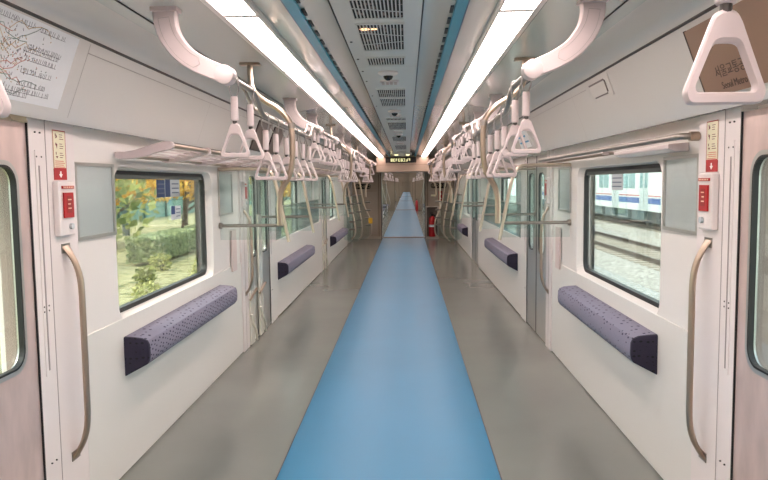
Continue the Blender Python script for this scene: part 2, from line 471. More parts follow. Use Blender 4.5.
grab_handle(-1,2.85,.31,1.225,'long curved steel grab handle on the near left pillar')
grab_handle(1,2.85,.31,1.225,'long curved steel grab handle on the near right pillar')
grab_handle(-1,6.05,.50,1.25,'smaller steel grab handle before the middle left door')
grab_handle(1,6.05,.50,1.25,'smaller steel grab handle before the middle right door')

# ---------------------------------------------------------------- stickers and emergency boxes
for s in (-1,1):
    for (y0,z0,w,h,lab) in ((2.785,1.505,.105,.205,'cream instruction sticker with red arrow above the near %s emergency box'),):
        t=thing('instruction_sticker',lab%SN[s],'sticker',(s*(W-.0185),y0,z0),'cream instruction stickers')
        if s>0: pass
        B('sheet',(0,-s*.0015,0,w,.046,h),creamm,t)
        bm=bm_new(); L=lambda q:[(-s*.0022,q,.046+q),(-s*.0022,w-q,.046+q),(-s*.0022,w-q,h-q),(-s*.0022,q,h-q)]
        loft(bm,[L(0),L(.004)]); obj('red_border',bm,redm,t)
        B('red_footer',(0,-s*.0022,0,w,0,.046),redm,t)
        bm=bm_new(); xx=-s*.003
        for f in ([(w/2-.006,.036),(w/2+.006,.036),(w/2+.006,.024),(w/2-.006,.024)],[(w/2-.016,.024),(w/2+.016,.024),(w/2,.008)]):
            bm.faces.new([bm.verts.new((xx,a,b)) for a,b in f])
        obj('white_arrow',bm,mat('white_ink',(245,240,238),.5),t)
        bm=bm_new()
        # little pictograms: a hand figure, a lever, a door figure, with text bars beside each
        def fy(a): return (w-a) if s>0 else a   # text runs left to right as seen
        for j,zc in enumerate((.178,.140,.102)):
            def q(a0,a1,b0,b1): box(bm,xx,xx+s*.0004,fy(a0),fy(a1),b0,b1)
            if j==0: tri=[(.018,zc-.008),(.030,zc+.01),(.036,zc-.002)]
            elif j==1: tri=[(.020,zc+.012),(.034,zc+.008),(.030,zc-.014)]
            else: tri=[(.018,zc-.004),(.038,zc-.004),(.028,zc-.014)]
            bm.faces.new([bm.verts.new((xx,fy(a),b)) for a,b in tri])
            q(.020,.025,zc+.002,zc+.013)
            for r_ in range(3): q(.052,.052+random.uniform(.022,.04),zc+.008-.009*r_,zc+.0105-.009*r_)
        obj('pictograms',bm,mat('maroon_ink',(120,52,50),.5),t)
        bm=bm_new()
        for r_ in range(4): box(bm,xx,xx+s*.0004,.012,w-.014-.01*(r_%2),.052+.008*r_,.0555+.008*r_)
        obj('text_lines',bm,mat('salmon_ink',(214,140,120),.5),t)
    for (y0,z0,sc,lab) in ((2.765,1.272,1,'white emergency call box with red window on near %s pillar'),(5.98,1.28,.62,'small white emergency box with red window before middle %s door')):
        t=thing('emergency_box',lab%SN[s],'emergency box',(s*(W-.0185),y0,z0),'white emergency boxes')
        t.scale=(1,sc,1)
        B('case',(0,-s*.028,0,.130,0,.228),white2,t,bevel=.006)
        B('red_window',(-s*.0295,-s*.036,.026,.105,.075,.180),redm,t)
        B('amber_text_panel',(-s*.036,-s*.0368,.048,.088,.095,.165),mat('deep_red',(150,40,38),.4),t)
        B('header_label',(-s*.0295,-s*.0355,.018,.115,.196,.208),redm,t)
        bm=bm_new()
        for r_ in range(3): box(bm,-s*.0368,-s*.0374,.054,.054+(.03,.022,.027)[r_],.148-.018*r_,.153-.018*r_)
        for q in range(6): box(bm,-s*.0355,-s*.0360,.024+.015*q,.033+.015*q,.199,.205)
        obj('label_text',bm,mat('pale_amber',(238,206,180),.5),t)
        bm=bm_new(); tube(bm,[(-s*.029,.082,.038),(-s*.040,.082,.038)],.013,14); obj('thumb_latch',bm,greyst,t,smooth=True)

# vertical pale plates low on the far end of the near sections
for s in (-1,1):
    o=B('wall_plate',(s*(W-.008),s*(W-.022),5.60,5.74,.76,1.10),mat('pinkish_plate',(226,206,202),.35,coat=.3)); tag(o,'narrow upright pinkish plate past the near %s hip rest'%SN[s],'plate','pinkish wall plates')

# ---------------------------------------------------------------- strap rails, brackets, straps
XB=.58
PER=4.04
def arm_proto(lab,loc):
    t=thing('rail_bracket',lab,'bracket',loc,'curved white brackets holding the strap rails')
    # local: origin at ceiling flange, curve inward (-x) for the right side; plane xz
    cl=smooth_path([(0,0,0),(.0,0,-.05),(-.018,0,-.11),(-.065,0,-.172),(-.13,0,-.215),(-.215,0,-.252)],5)
    n=len(cl); hw=[.046-.014*(i/(n-1)) for i in range(n)]
    def ribbon(bm,cl,hw,y0,y1):
        L=[]
        for i,p in enumerate(cl):
            a=cl[max(0,i-1)]; b=cl[min(n-1,i+1)] if len(cl)==n else cl[min(len(cl)-1,i+1)]
            tt=(b-a).normalized(); nn=Vector((-tt.z,0,tt.x)); e=.006
            p0=p+nn*hw[i]; p1=p-nn*hw[i]
            def sh(v,y,k): return Vector((p.x+(v.x-p.x)*k,y,p.z+(v.z-p.z)*k))
            L.append([sh(p0,y0,.88),sh(p1,y0,.88),sh(p1,y0+e,1),sh(p1,y1-e,1),sh(p1,y1,.88),sh(p0,y1,.88),sh(p0,y1-e,1),sh(p0,y0+e,1)])
        loft(bm,L,cap0=True,cap1=True)
    bm=bm_new(); ribbon(bm,cl,hw,-.022,.022); obj('arm',bm,strapm,t,smooth=True)
    # inset outline on the face
    sub=cl[4:20]; k=len(sub)
    bm=bm_new(); L=[]
    def off(i,f):
        p=sub[i]; a=sub[max(0,i-1)]; b=sub[min(k-1,i+1)]; tt=(b-a).normalized(); nn=Vector((-tt.z,0,tt.x)); return p+nn*f
    path=[off(i,.022) for i in range(k)]+[off(k-1,0)+(sub[-1]-sub[-2]).normalized()*.016]+[off(i,-.020) for i in range(k-1,-1,-1)]
    path=[Vector((p.x,-.0225,p.z)) for p in path]; path.append(path[0])
    tube(bm,path,.0009,4,cap=False); obj('inset_line',bm,mat('inset_shade',(168,156,152),.6),t)
    bm=bm_new(); box(bm,-.052,.052,-.032,.032,-.016,.002); obj('ceiling_flange',bm,strapm,t,bevel=.004)
    bm=bm_new(); 
    tube(bm,[(-.222,-.034,-.254),(-.222,-.030,-.254),(-.222,.03,-.254),(-.222,.034,-.254)],[.028,.036,.036,.028],20); obj('round_end',bm,strapm,t,smooth=True)
    return t
arm0=arm_proto('white curved bracket under the ceiling nearest the camera, right side',(.802,2.64,ZC))
arm_ys=[1.2,2.64,5.42,6.68,9.46,10.72,13.5,14.76]
for s in (-1,1):
    for i,y in enumerate(arm_ys):
        lab=('curved white rail bracket hidden just above the camera, %s side'%SN[s]) if i==0 else ('large white curved ceiling bracket nearest in view, %s side'%SN[s]) if i==1 else '%s curved white ceiling bracket from the front, %s side'%(ORD[i-1],SN[s])
        if s==1 and i==1: arm0['label']=lab; continue
        dup(arm0,(s*.802,y,ZC),lab,scale=(s,1,1))
ZH,ZLo=1.892,1.805
# rails
rails=[('rail above the camera',-1.2,1.2,False),('nearest rail in view',2.64,5.42,True),('rail across the middle door',5.42,6.68,False),('rail past the middle door',6.68,9.46,True),('rail in the far half',9.46,10.72,False),('rail before the far door',10.72,13.5,True),('rail near the end wall',13.5,14.76,False)]
for s in (-1,1):
    for nm,a,b,drop in rails:
        t=thing('strap_rail','steel overhead strap bar, %s, %s side'%(nm,SN[s]),'rail',(s*XB,a,0),'overhead strap rails')
        bm=bm_new()
        if drop: P=fillet([(0,0.03,ZH),(0,.50,ZH),(0,.66,ZLo),(0,b-a-.50,ZLo),(0,b-a-.38,ZH),(0,b-a-.03,ZH)],.06)
        else: P=[(0,.03,ZH),(0,b-a-.03,ZH)]
        tube(bm,P,.0125,10); obj('bar',bm,steel,t,smooth=True)
        if drop:
            bm=bm_new(); P2=fillet([(s*.035,0.03,ZH+.02),(s*.035,.42,ZH+.02),(s*.035,.62,ZLo+.03),(s*.035,b-a-.5,ZLo+.03),(s*.035,b-a-.4,ZH+.02),(s*.035,b-a-.03,ZH+.02)],.06)
            tube(bm,P2,.008,8); obj('bar_reflection',bm,warmst,t,smooth=True)  # thin extra tube shaped as the reflection of the strap bar
        bm=bm_new(); tube(bm,[(0,.002,ZH),(0,.05,ZH)],.019,12); tube(bm,[(0,b-a-.05,ZH),(0,b-a-.002,ZH)],.019,12); obj('end_collar',bm,alu,t,smooth=True)

def ring_rounded(pts,r,n=4):
    P=[Vector(p) for p in pts]; out=[]
    m=len(P)
    for i in range(m):
        a=P[i-1]-P[i]; b=P[(i+1)%m]-P[i]; ra=min(r[i],a.length*.45,b.length*.45)
        p0=P[i]+a.normalized()*ra; p1=P[i]+b.normalized()*ra
        for k in range(n+1):
            q=k/n; out.append(p0*(1-q)**2+P[i]*2*q*(1-q)+p1*q*q)
    return out
def strap_proto(length,lab,loc,group):
    """origin on the rail axis; length = rail to bottom of the ring"""
    t=thing('hanging_strap',lab,'hanging strap',loc,group)
    zb=-length; zt=zb+.138
    o_=ring_rounded([(-.054,0,zb+.0),(.054,0,zb+.0),(.060,0,zb+.016),(.015,0,zt),(-.015,0,zt),(-.060,0,zb+.016)],[.012,.012,.02,.014,.014,.02])
    i_=ring_rounded([(-.042,0,zb+.018),(.042,0,zb+.018),(.044,0,zb+.028),(.019,0,zt-.048),(-.019,0,zt-.048),(-.044,0,zb+.028)],[.01,.01,.012,.012,.012,.012])
    cy=[(o_,-.0045),]
    def L(lp,y,k=0,c=None):
        return [Vector((p.x,y,p.z)) for p in lp]
    mid=[(a*.86+b*.14) for a,b in zip(o_,i_)]; mid2=[(a*.14+b*.86) for a,b in zip(o_,i_)]
    bm=bm_new(); loft(bm,[L(o_,-.005),L(mid,-.0105),L(mid2,-.0105),L(i_,-.005),L(i_,.005),L(mid2,.0105),L(mid,.0105),L(o_,.005),L(o_,-.005)])
    weld(bm); obj('handle',bm,strapm,t,smooth=True)
    sl=.092 if length>.28 else .06
    bm=bm_new(); tube(bm,[(0,0,zt+.008),(0,0,zt+.011),(0,0,zt+.008+sl),(0,0,zt+.012+sl)],[.013,.0155,.0145,.012],14); obj('sleeve',bm,strapm,t,smooth=True)
    bm=bm_new(); tube(bm,[(0,0,zt-.01),(0,0,zt+.012)],.009,10); obj('pivot',bm,boltm,t,smooth=True)
    bm=bm_new(); top=zt+.008+sl
    P=[(-.006,0,top-.004),(-.018,0,top+.03),(-.018,0,-.006)]+[(-.018*math.cos(a),0,.018*math.sin(a)) for a in [PI*k/6 for k in range(0,7)]]+[(.018,0,-.006),(.018,0,top+.03),(.006,0,top-.004)]
    tube(bm,P,.0028,6); obj('loop',bm,wirem,t,smooth=True)
    return t
protos={}
def put_strap(s,y,zr,length,lab,group):
    key=round(length,3); loc=(s*XB,y,zr)
    if key not in protos: protos[key]=strap_proto(length,lab,loc,group)
    else: dup(protos[key],loc,lab,group)
secn=['nearest rail','second rail','third rail']
for s in (-1,1):
    if s==1: put_strap(s,1.055,ZH,.307,'huge close-up white hanging strap at the top right of the picture','close-up straps')
    else: put_strap(s,1.08,ZH,.307,'close-up white hanging strap cut off by the left picture edge','close-up straps')
    for k in range(3):
        base=k*PER
        ys=[(2.76,ZH,.307),(3.04,ZH,.307),(3.36,ZLo,.307),(3.62,ZLo,.307),(3.93,ZLo,.307),(4.25,ZLo,.307),(4.56,ZLo,.307),(4.86,ZLo,.307),(5.12,ZH,.245),(5.36,ZH,.245)]
        for i,(y,z,l) in enumerate(ys):
            put_strap(s,y+base,z,l,'white triangular hanging strap, %s from the front on the %s, %s side'%(ORD[i],['nearest rail','rail past middle door','rail before far door'][k],SN[s]),'hanging straps on the overhead rails')
        if k<2:
            for i,y in enumerate((5.85,6.15,6.45)):
                put_strap(s,y+base,ZH,.245,'short white hanging strap, %s %s, %s side'%(ORD[i],['over the middle door gap','over the far-half gap'][k],SN[s]),'hanging straps on the overhead rails')

# stanchions from the ceiling
for s in (-1,1):
    for k,(dy,lab) in enumerate(((0,'nearest warm steel S-bent pole hanging from the ceiling, %s side'),(4.04,'middle-distance S-bent steel ceiling pole past the door, %s side'),(8.08,'farthest S-bent steel ceiling pole, %s side'))):
        t=thing('ceiling_pole',lab%SN[s],'pole',(s*.755,3.84+dy,ZC),'S-bent poles from the ceiling')
        q=-s
        P=smooth_path([(0,0,0),(0,0,-.07),(q*.015,0,-.15),(q*.075,0,-.205),(q*.155,0,-.255),(q*.212,0,-.32),(q*.226,0,-.40),(q*.224,0,-.53),(q*.205,0,-.62),(q*.160,0,-.70),(q*.145,0,-.78),(q*.145,0,-.90)],6)
        bm=bm_new(); tube(bm,P,.0155,12); obj('pole_tube',bm,warmst,t,smooth=True)
        B('ceiling_flange',(-.055,.055,-.028,.028,-.012,0),warmst,t,bevel=.003)
        bm=bm_new(); tube(bm,[(q*.224,0,-.33),(q*.224,0,-.36)],.021,12); obj('rail_clamp',bm,steel,t,smooth=True)

# ---------------------------------------------------------------- luggage racks
def rack(s,y0,y1,lab):
    t=thing('luggage_rack',lab,'rack',(0,0,0),'slatted luggage racks')
    for j,y in enumerate([y0+(y1-y0)*k_/4 for k_ in range(5)]):
        pr=[(1.352,1.622),(1.33,1.612),(1.27,1.612),(1.20,1.622),(1.14,1.642),(1.09,1.652),(1.07,1.655),(1.055,1.665),(1.055,1.688),(1.07,1.698),(1.10,1.697),(1.17,1.680),(1.25,1.656),(1.30,1.648),(1.352,1.648)]
        bm=bm_new(); loft(bm,[[(s*x,y-.014,z) for x,z in pr],[(s*x,y+.014,z) for x,z in pr]],cap0=True,cap1=True)
        obj('bracket',bm,strapm,t,bevel=.003)
    for x,z in ((1.075,1.678),(1.31,1.632)):
        bm=bm_new(); tube(bm,[(s*x,y0,z),(s*x,y1,z)],.0125,10); obj('rail',bm,warmst,t,smooth=True)
    for i in range(4):
        x=1.12+.05*i; z=1.662-.009*i
        bm=bm_new(); box(bm,s*(x-.004),s*(x+.004),y0,y1,z-.003,z+.003); obj('slat',bm,strapm,t)
    return t
rack(-1,3.42,6.0,'white slatted luggage rack above the near left window')
rack(-1,7.4,11.3,'slatted luggage rack past the middle left door')
rack(1,7.4,11.6,'slatted luggage rack past the middle right door')
# right: wall rail on a pillar socket with pale bracket covers
t=thing('wall_rail','horizontal steel rail with pale cover above the near right window','rail',(0,0,0))
bm=bm_new(); tube(bm,fillet([(1.345,2.965,1.657),(1.262,2.965,1.657),(1.262,3.06,1.657),(1.262,6.05,1.657)],.05),.0145,12); obj('tube',bm,steel,t,smooth=True)
bm=bm_new(); tube(bm,[(1.338,2.965,1.657),(1.300,2.965,1.657)],.020,14); obj('socket',bm,warmst,t,smooth=True)
pr=[(1.355,1.60),(1.29,1.602),(1.262,1.612),(1.262,1.632),(1.355,1.64)]
bm=bm_new(); loft(bm,[[(x,3.1,z) for x,z in pr],[(x,3.9,z) for x,z in pr]],cap0=True,cap1=True); obj('cover',bm,strapm,t,bevel=.004)
bm=bm_new(); tube(bm,[(1.30,4.0,1.632),(1.30,6.0,1.632)],.009,8); obj('lower_tube',bm,warmst,t,smooth=True)
for y in (4.1,5.9):
    B('hanger',(1.255,1.355,y-.008,y+.008,1.625,1.645),strapm,t)

# ---------------------------------------------------------------- slanted partition bars
pf=[(5.3,1.03,'nearest'),(6.72,1.0,'second nearest'),(9.3,.98,'third'),(10.75,.96,'fourth')]
for s in (-1,1):
    for (y,zb,nm) in pf:
        t=thing('partition_frame','%s slanted steel bar with wall rail and tinted glass, %s side'%(nm,SN[s]),'partition',(0,y,0),'slanted partition bars')
        bm=bm_new(); tube(bm,fillet([(s*1.355,0,1.60),(s*.96,0,1.60),(s*.91,0,1.50),(s*.815,0,zb)],.08,6),.0135,10); obj('slanted_bar',bm,framest,t,smooth=True)
        bm=bm_new(); tube(bm,[(s*1.34,0,1.16),(s*.848,0,1.16)],.0125,10); obj('wall_rail',bm,steel,t,smooth=True)
        bm=bm_new(); tube(bm,[(s*1.358,0,1.16),(s*1.335,0,1.16)],.024,12); obj('wall_socket',bm,steel,t,smooth=True)
        pl=[(s*1.35,1.58),(s*.965,1.58),(s*.925,1.49),(s*(.825),zb+.02),(s*1.35,zb+.02)]
        bm=bm_new(); loft(bm,[[(x,-.003,z) for x,z in pl],[(x,.003,z) for x,z in pl]],cap0=True,cap1=True)
        obj('glass_sheet',bm,tealglass,t)
for s in (-1,1):
    t=thing('glass_screen','low tinted glass screen standing on the middle-distance white panel, %s side'%SN[s],'screen',(s*1.350,7.35,.862),'glass screens on the bench panels')
    L=3.9
    B('glass_sheet',(-.004,.004,0,L,0,.36),tealglass,t); B('top_edge',(-.006,.006,0,L,.36,.368),steel,t)
# end section frames that reach low over the floor
for s in (-1,1):
    for i,(y,xt,xb,zb) in enumerate(((15.5,1.27,1.08,.22),(16.2,1.16,.97,.16),(17.0,1.08,.80,.12))):
        t=thing('seat_end_frame','%s tall leaning steel bar with teal glass near the end wall, %s side'%(ORD[i],SN[s]),'partition',(0,y,0),'leaning bars near the end wall')
        xs=1.33
        bm=bm_new(); tube(bm,smooth_path([(s*xt,0,1.60),(s*(xt-.06),0,1.3),(s*(xt-.12),0,.95),(s*xb,0,.55),(s*xb,0,zb+.12),(s*(xb+.08),0,zb)],5),.018,10); obj('leaning_bar',bm,framest,t,smooth=True)
        bm=bm_new(); tube(bm,[(s*1.34,0,1.2),(s*(xt-.08),0,1.2)],.013,8); obj('wall_rail',bm,steel,t,smooth=True)
        for j,z in enumerate((1.02,.82,.62,.45)):
            bm=bm_new(); tube(bm,[(s*(xb+.0),0,z),(s*(xb+.13),0,z)],.022,8)
            obj('peg',bm,mat('dull_peg',(128,124,118),.4,metal=.5),t,smooth=True)
        pl=[(s*xs,1.2),(s*(xt-.07),1.2),(s*(xb+.01),.6),(s*(xb+.05),zb+.02),(s*(xs-.18),zb-.08),(s*xs,zb)]
        bm=bm_new(); loft(bm,[[(x,-.003,z) for x,z in pl],[(x,.003,z) for x,z in pl]],cap0=True,cap1=True); obj('glass_sheet',bm,tealglass,t)
t=thing('yellow_tag','small yellow tag on the farthest left leaning bar','tag',(-.805,16.990,.56)); B('tag_plate',(-.05,.05,-.012,0,-.07,.07),mat('yellow_plastic',(226,176,50),.4),t,bevel=.01)
# white vertical grab pole by the extinguisher
t=thing('floor_pole','slim pale vertical pole with curved foot beside the fire extinguisher','pole',(.93,17.3,0))
bm=bm_new(); tube(bm,smooth_path([(0,0,1.95),(0,0,1.2),(0,0,.5),(.05,0,.25),(.22,0,.03),(.23,0,.003)],6),.020,10); obj('pole_tube',bm,framest,t,smooth=True)
bm=bm_new(); tube(bm,[(.23,0,.0),(.23,0,.012)],.04,14); obj('foot',bm,steel,t,smooth=True)
bm=bm_new(); tube(bm,[(0,0,1.90),(0,.0,ZC)],.011,10); obj('ceiling_stem',bm,steel,t,smooth=True)

# ---------------------------------------------------------------- end wall
def endwall(name,y,hw=.57,zt=1.77,thick=.2,det=True):
    bm=bm_new()
    box(bm,-WO,-hw,y,y+thick,0,2.3); box(bm,hw,WO,y,y+thick,0,2.3); box(bm,-hw,hw,y,y+thick,zt,2.3)
    weld(bm); return struct(name,bm,endm)
ew=endwall('wall_front',YE,.59)
for s in (-1,1):
    B('door_jamb',(s*.575,s*.592,YE-.03,YE+.24,0,1.77),mat('dark_jamb',(70,60,54),.5),ew)
    B('jamb_trim',(s*.64,s*.66,YE-.006,YE,.06,1.72),mat('brown_line',(120,104,90),.5),ew)
    B('skirting',(s*.60,s*1.33,YE-.012,YE,0,.06),mat('pale_skirt',(178,164,148),.4),ew)
    B('access_panel',(s*.98,s*.70,YE-.006,YE,.12,1.25),mat('beige_panel',(170,154,138),.4),ew,bevel=.002)
t_n+=1
bm=bm_new(); box(bm,-.66,.66,17.15,YE,1.76,ZC-.0005); hdr=struct('trim_%d'%t_n,bm,endhd,bevel=.01)
B('header_seam',(-.66,.66,17.147,17.15,1.93,1.935),mat('brown_line',(120,104,90),.5),hdr)
t=thing('led_display','wide black LED display lit with pale yellow characters above the end doorway','display',(-.04,17.15,1.985))
B('housing',(-.38,.38,-.03,0,0,.135),blackm,t,bevel=.005)
bm=bm_new(); x=-.25; random.seed(3)
for k in range(8):
    w=.045
    for a,b,c,d in ((0,w,.03,.042),(0,.010,.03,.10),(w-.012,w,.04,.10),(.004,w-.004,.088,.10),(.014,.03,.055,.075)):
        if random.random()<.8: box(bm,x+a,x+b,-.032,-.030,c,d)
    x+=.062
obj('lit_characters',bm,emit('led_yellow',(226,222,170),.75),t)
def oval_sign(xc,z,lab,n):
    t=thing('oval_sign',lab,'sign',(xc,YE,z),'dark oval signs on the end wall')
    bm=bm_new(); L=[]
    pts=[(px,pz) for px,pz in rr(-.21,.21,-.065,.065,.062,6)]
    loft(bm,[[(a,-.004,b) for a,b in pts],[(a,-.018,b) for a,b in pts]],cap0=True,cap1=True); obj('plate',bm,blackm,t)
    bm=bm_new()
    for k in range(n):
        x=-.155+.31*k/(n-1)
        ring=[(x+.036*math.cos(a),-.0195,.036*math.sin(a)) for a in [2*PI*j/12 for j in range(13)]]
        tube(bm,ring,.006,5,cap=False)
        if k%2==0: box(bm,x-.012,x+.012,-.020,-.018,-.014,.014)
    obj('symbols',bm,mat('pale_symbol',(170,158,132),.5),t)
oval_sign(-1.07,1.40,'dark oval pictogram sign on the left of the end wall',4)
oval_sign(.95,1.40,'dark oval pictogram sign on the right of the end wall',4)
t=thing('red_notice','small red and white notice above the fire extinguisher','notice',(.99,YE-.004,1.0))
B('sheet',(-.045,.045,-.003,0,0,.26),redm,t); B('white_figure',(-.02,.02,-.005,-.003,.15,.21),paperm,t); B('white_line',(-.03,.03,-.005,-.003,.05,.07),paperm,t)
t=thing('small_notice','small pale notice plate above the red notice on the end wall','notice',(.80,YE-.004,1.12)); B('sheet',(-.06,.06,-.003,0,0,.05),creamm,t)
# extinguisher niche (box fixed to the wall)
t=thing('extinguisher_cabinet','beige open cabinet at floor level right of the end doorway','cabinet',(.765,YE-.16,0))
bm=bm_new()
box(bm,-.17,-.145,0,.158,.05,.86); box(bm,.145,.17,0,.158,.05,.86); box(bm,-.145,.145,0,.158,.835,.86); box(bm,-.17,.17,0,.158,0,.05); weld(bm)
obj('cabinet_body',bm,mat('cabinet_grey',(184,172,162),.4),t)
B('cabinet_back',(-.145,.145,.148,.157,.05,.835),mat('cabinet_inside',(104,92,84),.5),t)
t=thing('fire_extinguisher','red fire extinguisher standing in the beige end-wall cabinet','fire extinguisher',(.765,YE-.09,.052))
bm=bm_new(); tube(bm,[(0,0,0),(0,0,.015),(0,0,.44),(0,0,.50),(0,0,.535),(0,0,.55)],[.078,.088,.088,.078,.045,.022],20); obj('cylinder',bm,redm,t,smooth=True)
bm=bm_new(); tube(bm,[(0,0,.545),(0,0,.60)],.022,12); box(bm,-.055,.035,-.010,.010,.60,.612); box(bm,-.06,.02,-.010,.010,.63,.642); obj('valve_lever',bm,blackm,t)
bm=bm_new(); tube(bm,smooth_path([(.018,0,.58),(.065,-.01,.57),(.103,-.01,.45),(.100,-.01,.2),(.100,-.01,.12)],5),.010,8); obj('hose',bm,blackm,t,smooth=True)
bm=bm_new(); tube(bm,[(0,0,.26),(0,0,.32)],.0887,20); obj('label_band',bm,paperm,t,smooth=True)

# back wall behind the camera
bm=bm_new(); box(bm,-WO,WO,YB-.1,YB,0,2.3); struct('wall_back',bm,endm)
# gangway sill
t_n+=1; bm=bm_new(); box(bm,-.58,.58,YE+.2,YE+.48,-.02,.012); struct('trim_%d'%t_n,bm,mat('sill_brown',(92,72,62),.45))
for s in (-1,1):
    t_n+=1; bm=bm_new(); box(bm,s*.66,s*.70,YE+.2,YE+.5,-.02,2.2); struct('trim_%d'%t_n,bm,blackm)
t_n+=1; bm=bm_new(); box(bm,-.70,.70,YE+.2,YE+.5,1.9,2.2); struct('trim_%d'%t_n,bm,blackm)

# ---------------------------------------------------------------- the further cars
LC=19.6
for c in range(5):
    y0=YE+.5+c*LC; y1=y0+LC-.5
    bm=bm_new(); box(bm,-WO,WO,y0,y1+.5,-.12,0); f2=struct('floor',bm,floorm)
    B('aisle_strip',(-.56,.56,y0,y1,0,.004),stripm,f2)
    B('sill',(-.57,.57,y1+.1,y1+.4,0,.012),mat('sill_brown',(92,72,62),.45),f2)
    for s in (-1,1):
        bm=bm_new(); y=y0; 
        while y<y1-2:
            wall_piece(bm,s,y,y+.7,0,1.75); wall_piece(bm,s,y+.7,y+2.0,0,.86); wall_piece(bm,s,y+.7,y+2.0,1.56,1.75)
            y+=2.0
        wall_piece(bm,s,y,y1,0,1.75)
        w2=struct('wall_%s'%SN[s],bm,white)
        bm=bm_new(); box(bm,s*(1.40),s*(1.406),y0,y1,.86,1.56); obj('window_glass',bm,winglass,w2)
    bm=bm_new(); loft(bm,[[(x,y0-.0,z) for x,z in prof],[(x,y1+.5,z) for x,z in prof]],cap0=True,cap1=True); c2=struct('ceiling',bm,ceilm)
    for s in (-1,1):
        B('blue_strip',(s*.296,s*.338,y0,y1,ZC-.012,ZC),bluec,c2)
    for s in (-1,1):
        o=B('ceiling_light',(s*.474,s*.599,y0+.5,y1-.6,ZC-.012,ZC),lightcar); tag(o,'long lit ceiling strip, %s side of the %s carriage beyond the end doorway'%(SN[s],ORD[c]),'light','ceiling strips in the further carriages')
        if c<2:
            t=thing('partition_bars','cluster bar frame on the %s side of the %s carriage beyond the doorway'%(SN[s],ORD[c]),'partition',(0,y0,0),'bars in the further carriages')
            for y in (1.2,8.9,14.2):
                bm=bm_new(); tube(bm,smooth_path([(s*1.30,y,1.65),(s*.95,y,1.6),(s*.85,y,1.1),(s*.72,y,.55),(s*.85,y,.2)],4),.018,8); obj('bar',bm,steel,t,smooth=True)
    if c<2:
        for s in (-1,1):
            for k in range(3):
                ys_=y0+2.2+k*5.2
                t=thing('bench_seat','%s long bench seat, %s side of the %s carriage beyond the doorway'%(ORD[k],SN[s],ORD[c]),'seat',(s*1.34,ys_,0),'bench seats in the further carriages')
                B('seat_cushion',(-s*.50,-s*.02,0,3.2,.36,.44),cushm,t,bevel=.02); B('backrest',(-s*.10,0,0,3.2,.46,.83),cushm,t,bevel=.02)
                B('seat_front',(-s*.46,-s*.10,.02,3.18,.06,.36),panelw,t); B('end_screen',(-s*.52,0,-.05,-.03,.30,1.45),tealglass,t)
                bm=bm_new(); tube(bm,[(-s*.50,-.04,0),(-s*.50,-.04,1.3),(-s*.42,-.04,ZC)],.018,8); obj('end_pole',bm,steel,t,smooth=True)
                dup(arm0,(s*.802,ys_+.2,ZC),'%s white ceiling bracket, %s side of the %s carriage beyond the doorway'%(ORD[k],SN[s],ORD[c]),'brackets in the further carriages',scale=(s,1,1))
                o_=thing('strap_rail','%s strap bar, %s side of the %s carriage beyond the doorway'%(ORD[k],SN[s],ORD[c]),'rail',(s*XB,ys_+.2,ZH),'strap bars in the further carriages')
                bm=bm_new(); tube(bm,[(0,0.03,0),(0,3.0,0)],.013,8); obj('bar',bm,steel,o_,smooth=True)
                for q in range(6):
                    dup(protos[.307],(s*XB,ys_+.5+q*.45,ZH),'%s tiny strap on the %s rail, %s side, %s carriage beyond the doorway'%(ORD[q],ORD[k],SN[s],ORD[c]),'straps in the further carriages')
    endwall('wall_front',y1-.02,.57,1.78,.5)
    bm=bm_new(); box(bm,-.55,-.57,y1-.01,y1+.2,0,1.78); box(bm,.55,.57,y1-.01,y1+.2,0,1.78); t_n+=1; struct('trim_%d'%t_n,bm,mat('dark_jamb',(70,60,54),.5))
yend=YE+.5+5*LC
bm=bm_new(); box(bm,-WO,WO,yend,yend+.1,0,2.3); struct('wall_front',bm,endm)
t=thing('fire_extinguisher','tiny red extinguisher far down the next carriage, right side','fire extinguisher',(.62,36.6,0))
bm=bm_new(); tube(bm,[(0,0,0),(0,0,.5),(0,0,.58)],[.07,.07,.03],14); obj('cylinder',bm,redm,t,smooth=True)
bm=bm_new(); tube(bm,[(0,0,.56),(0,0,.64)],.02,8); obj('valve',bm,blackm,t)

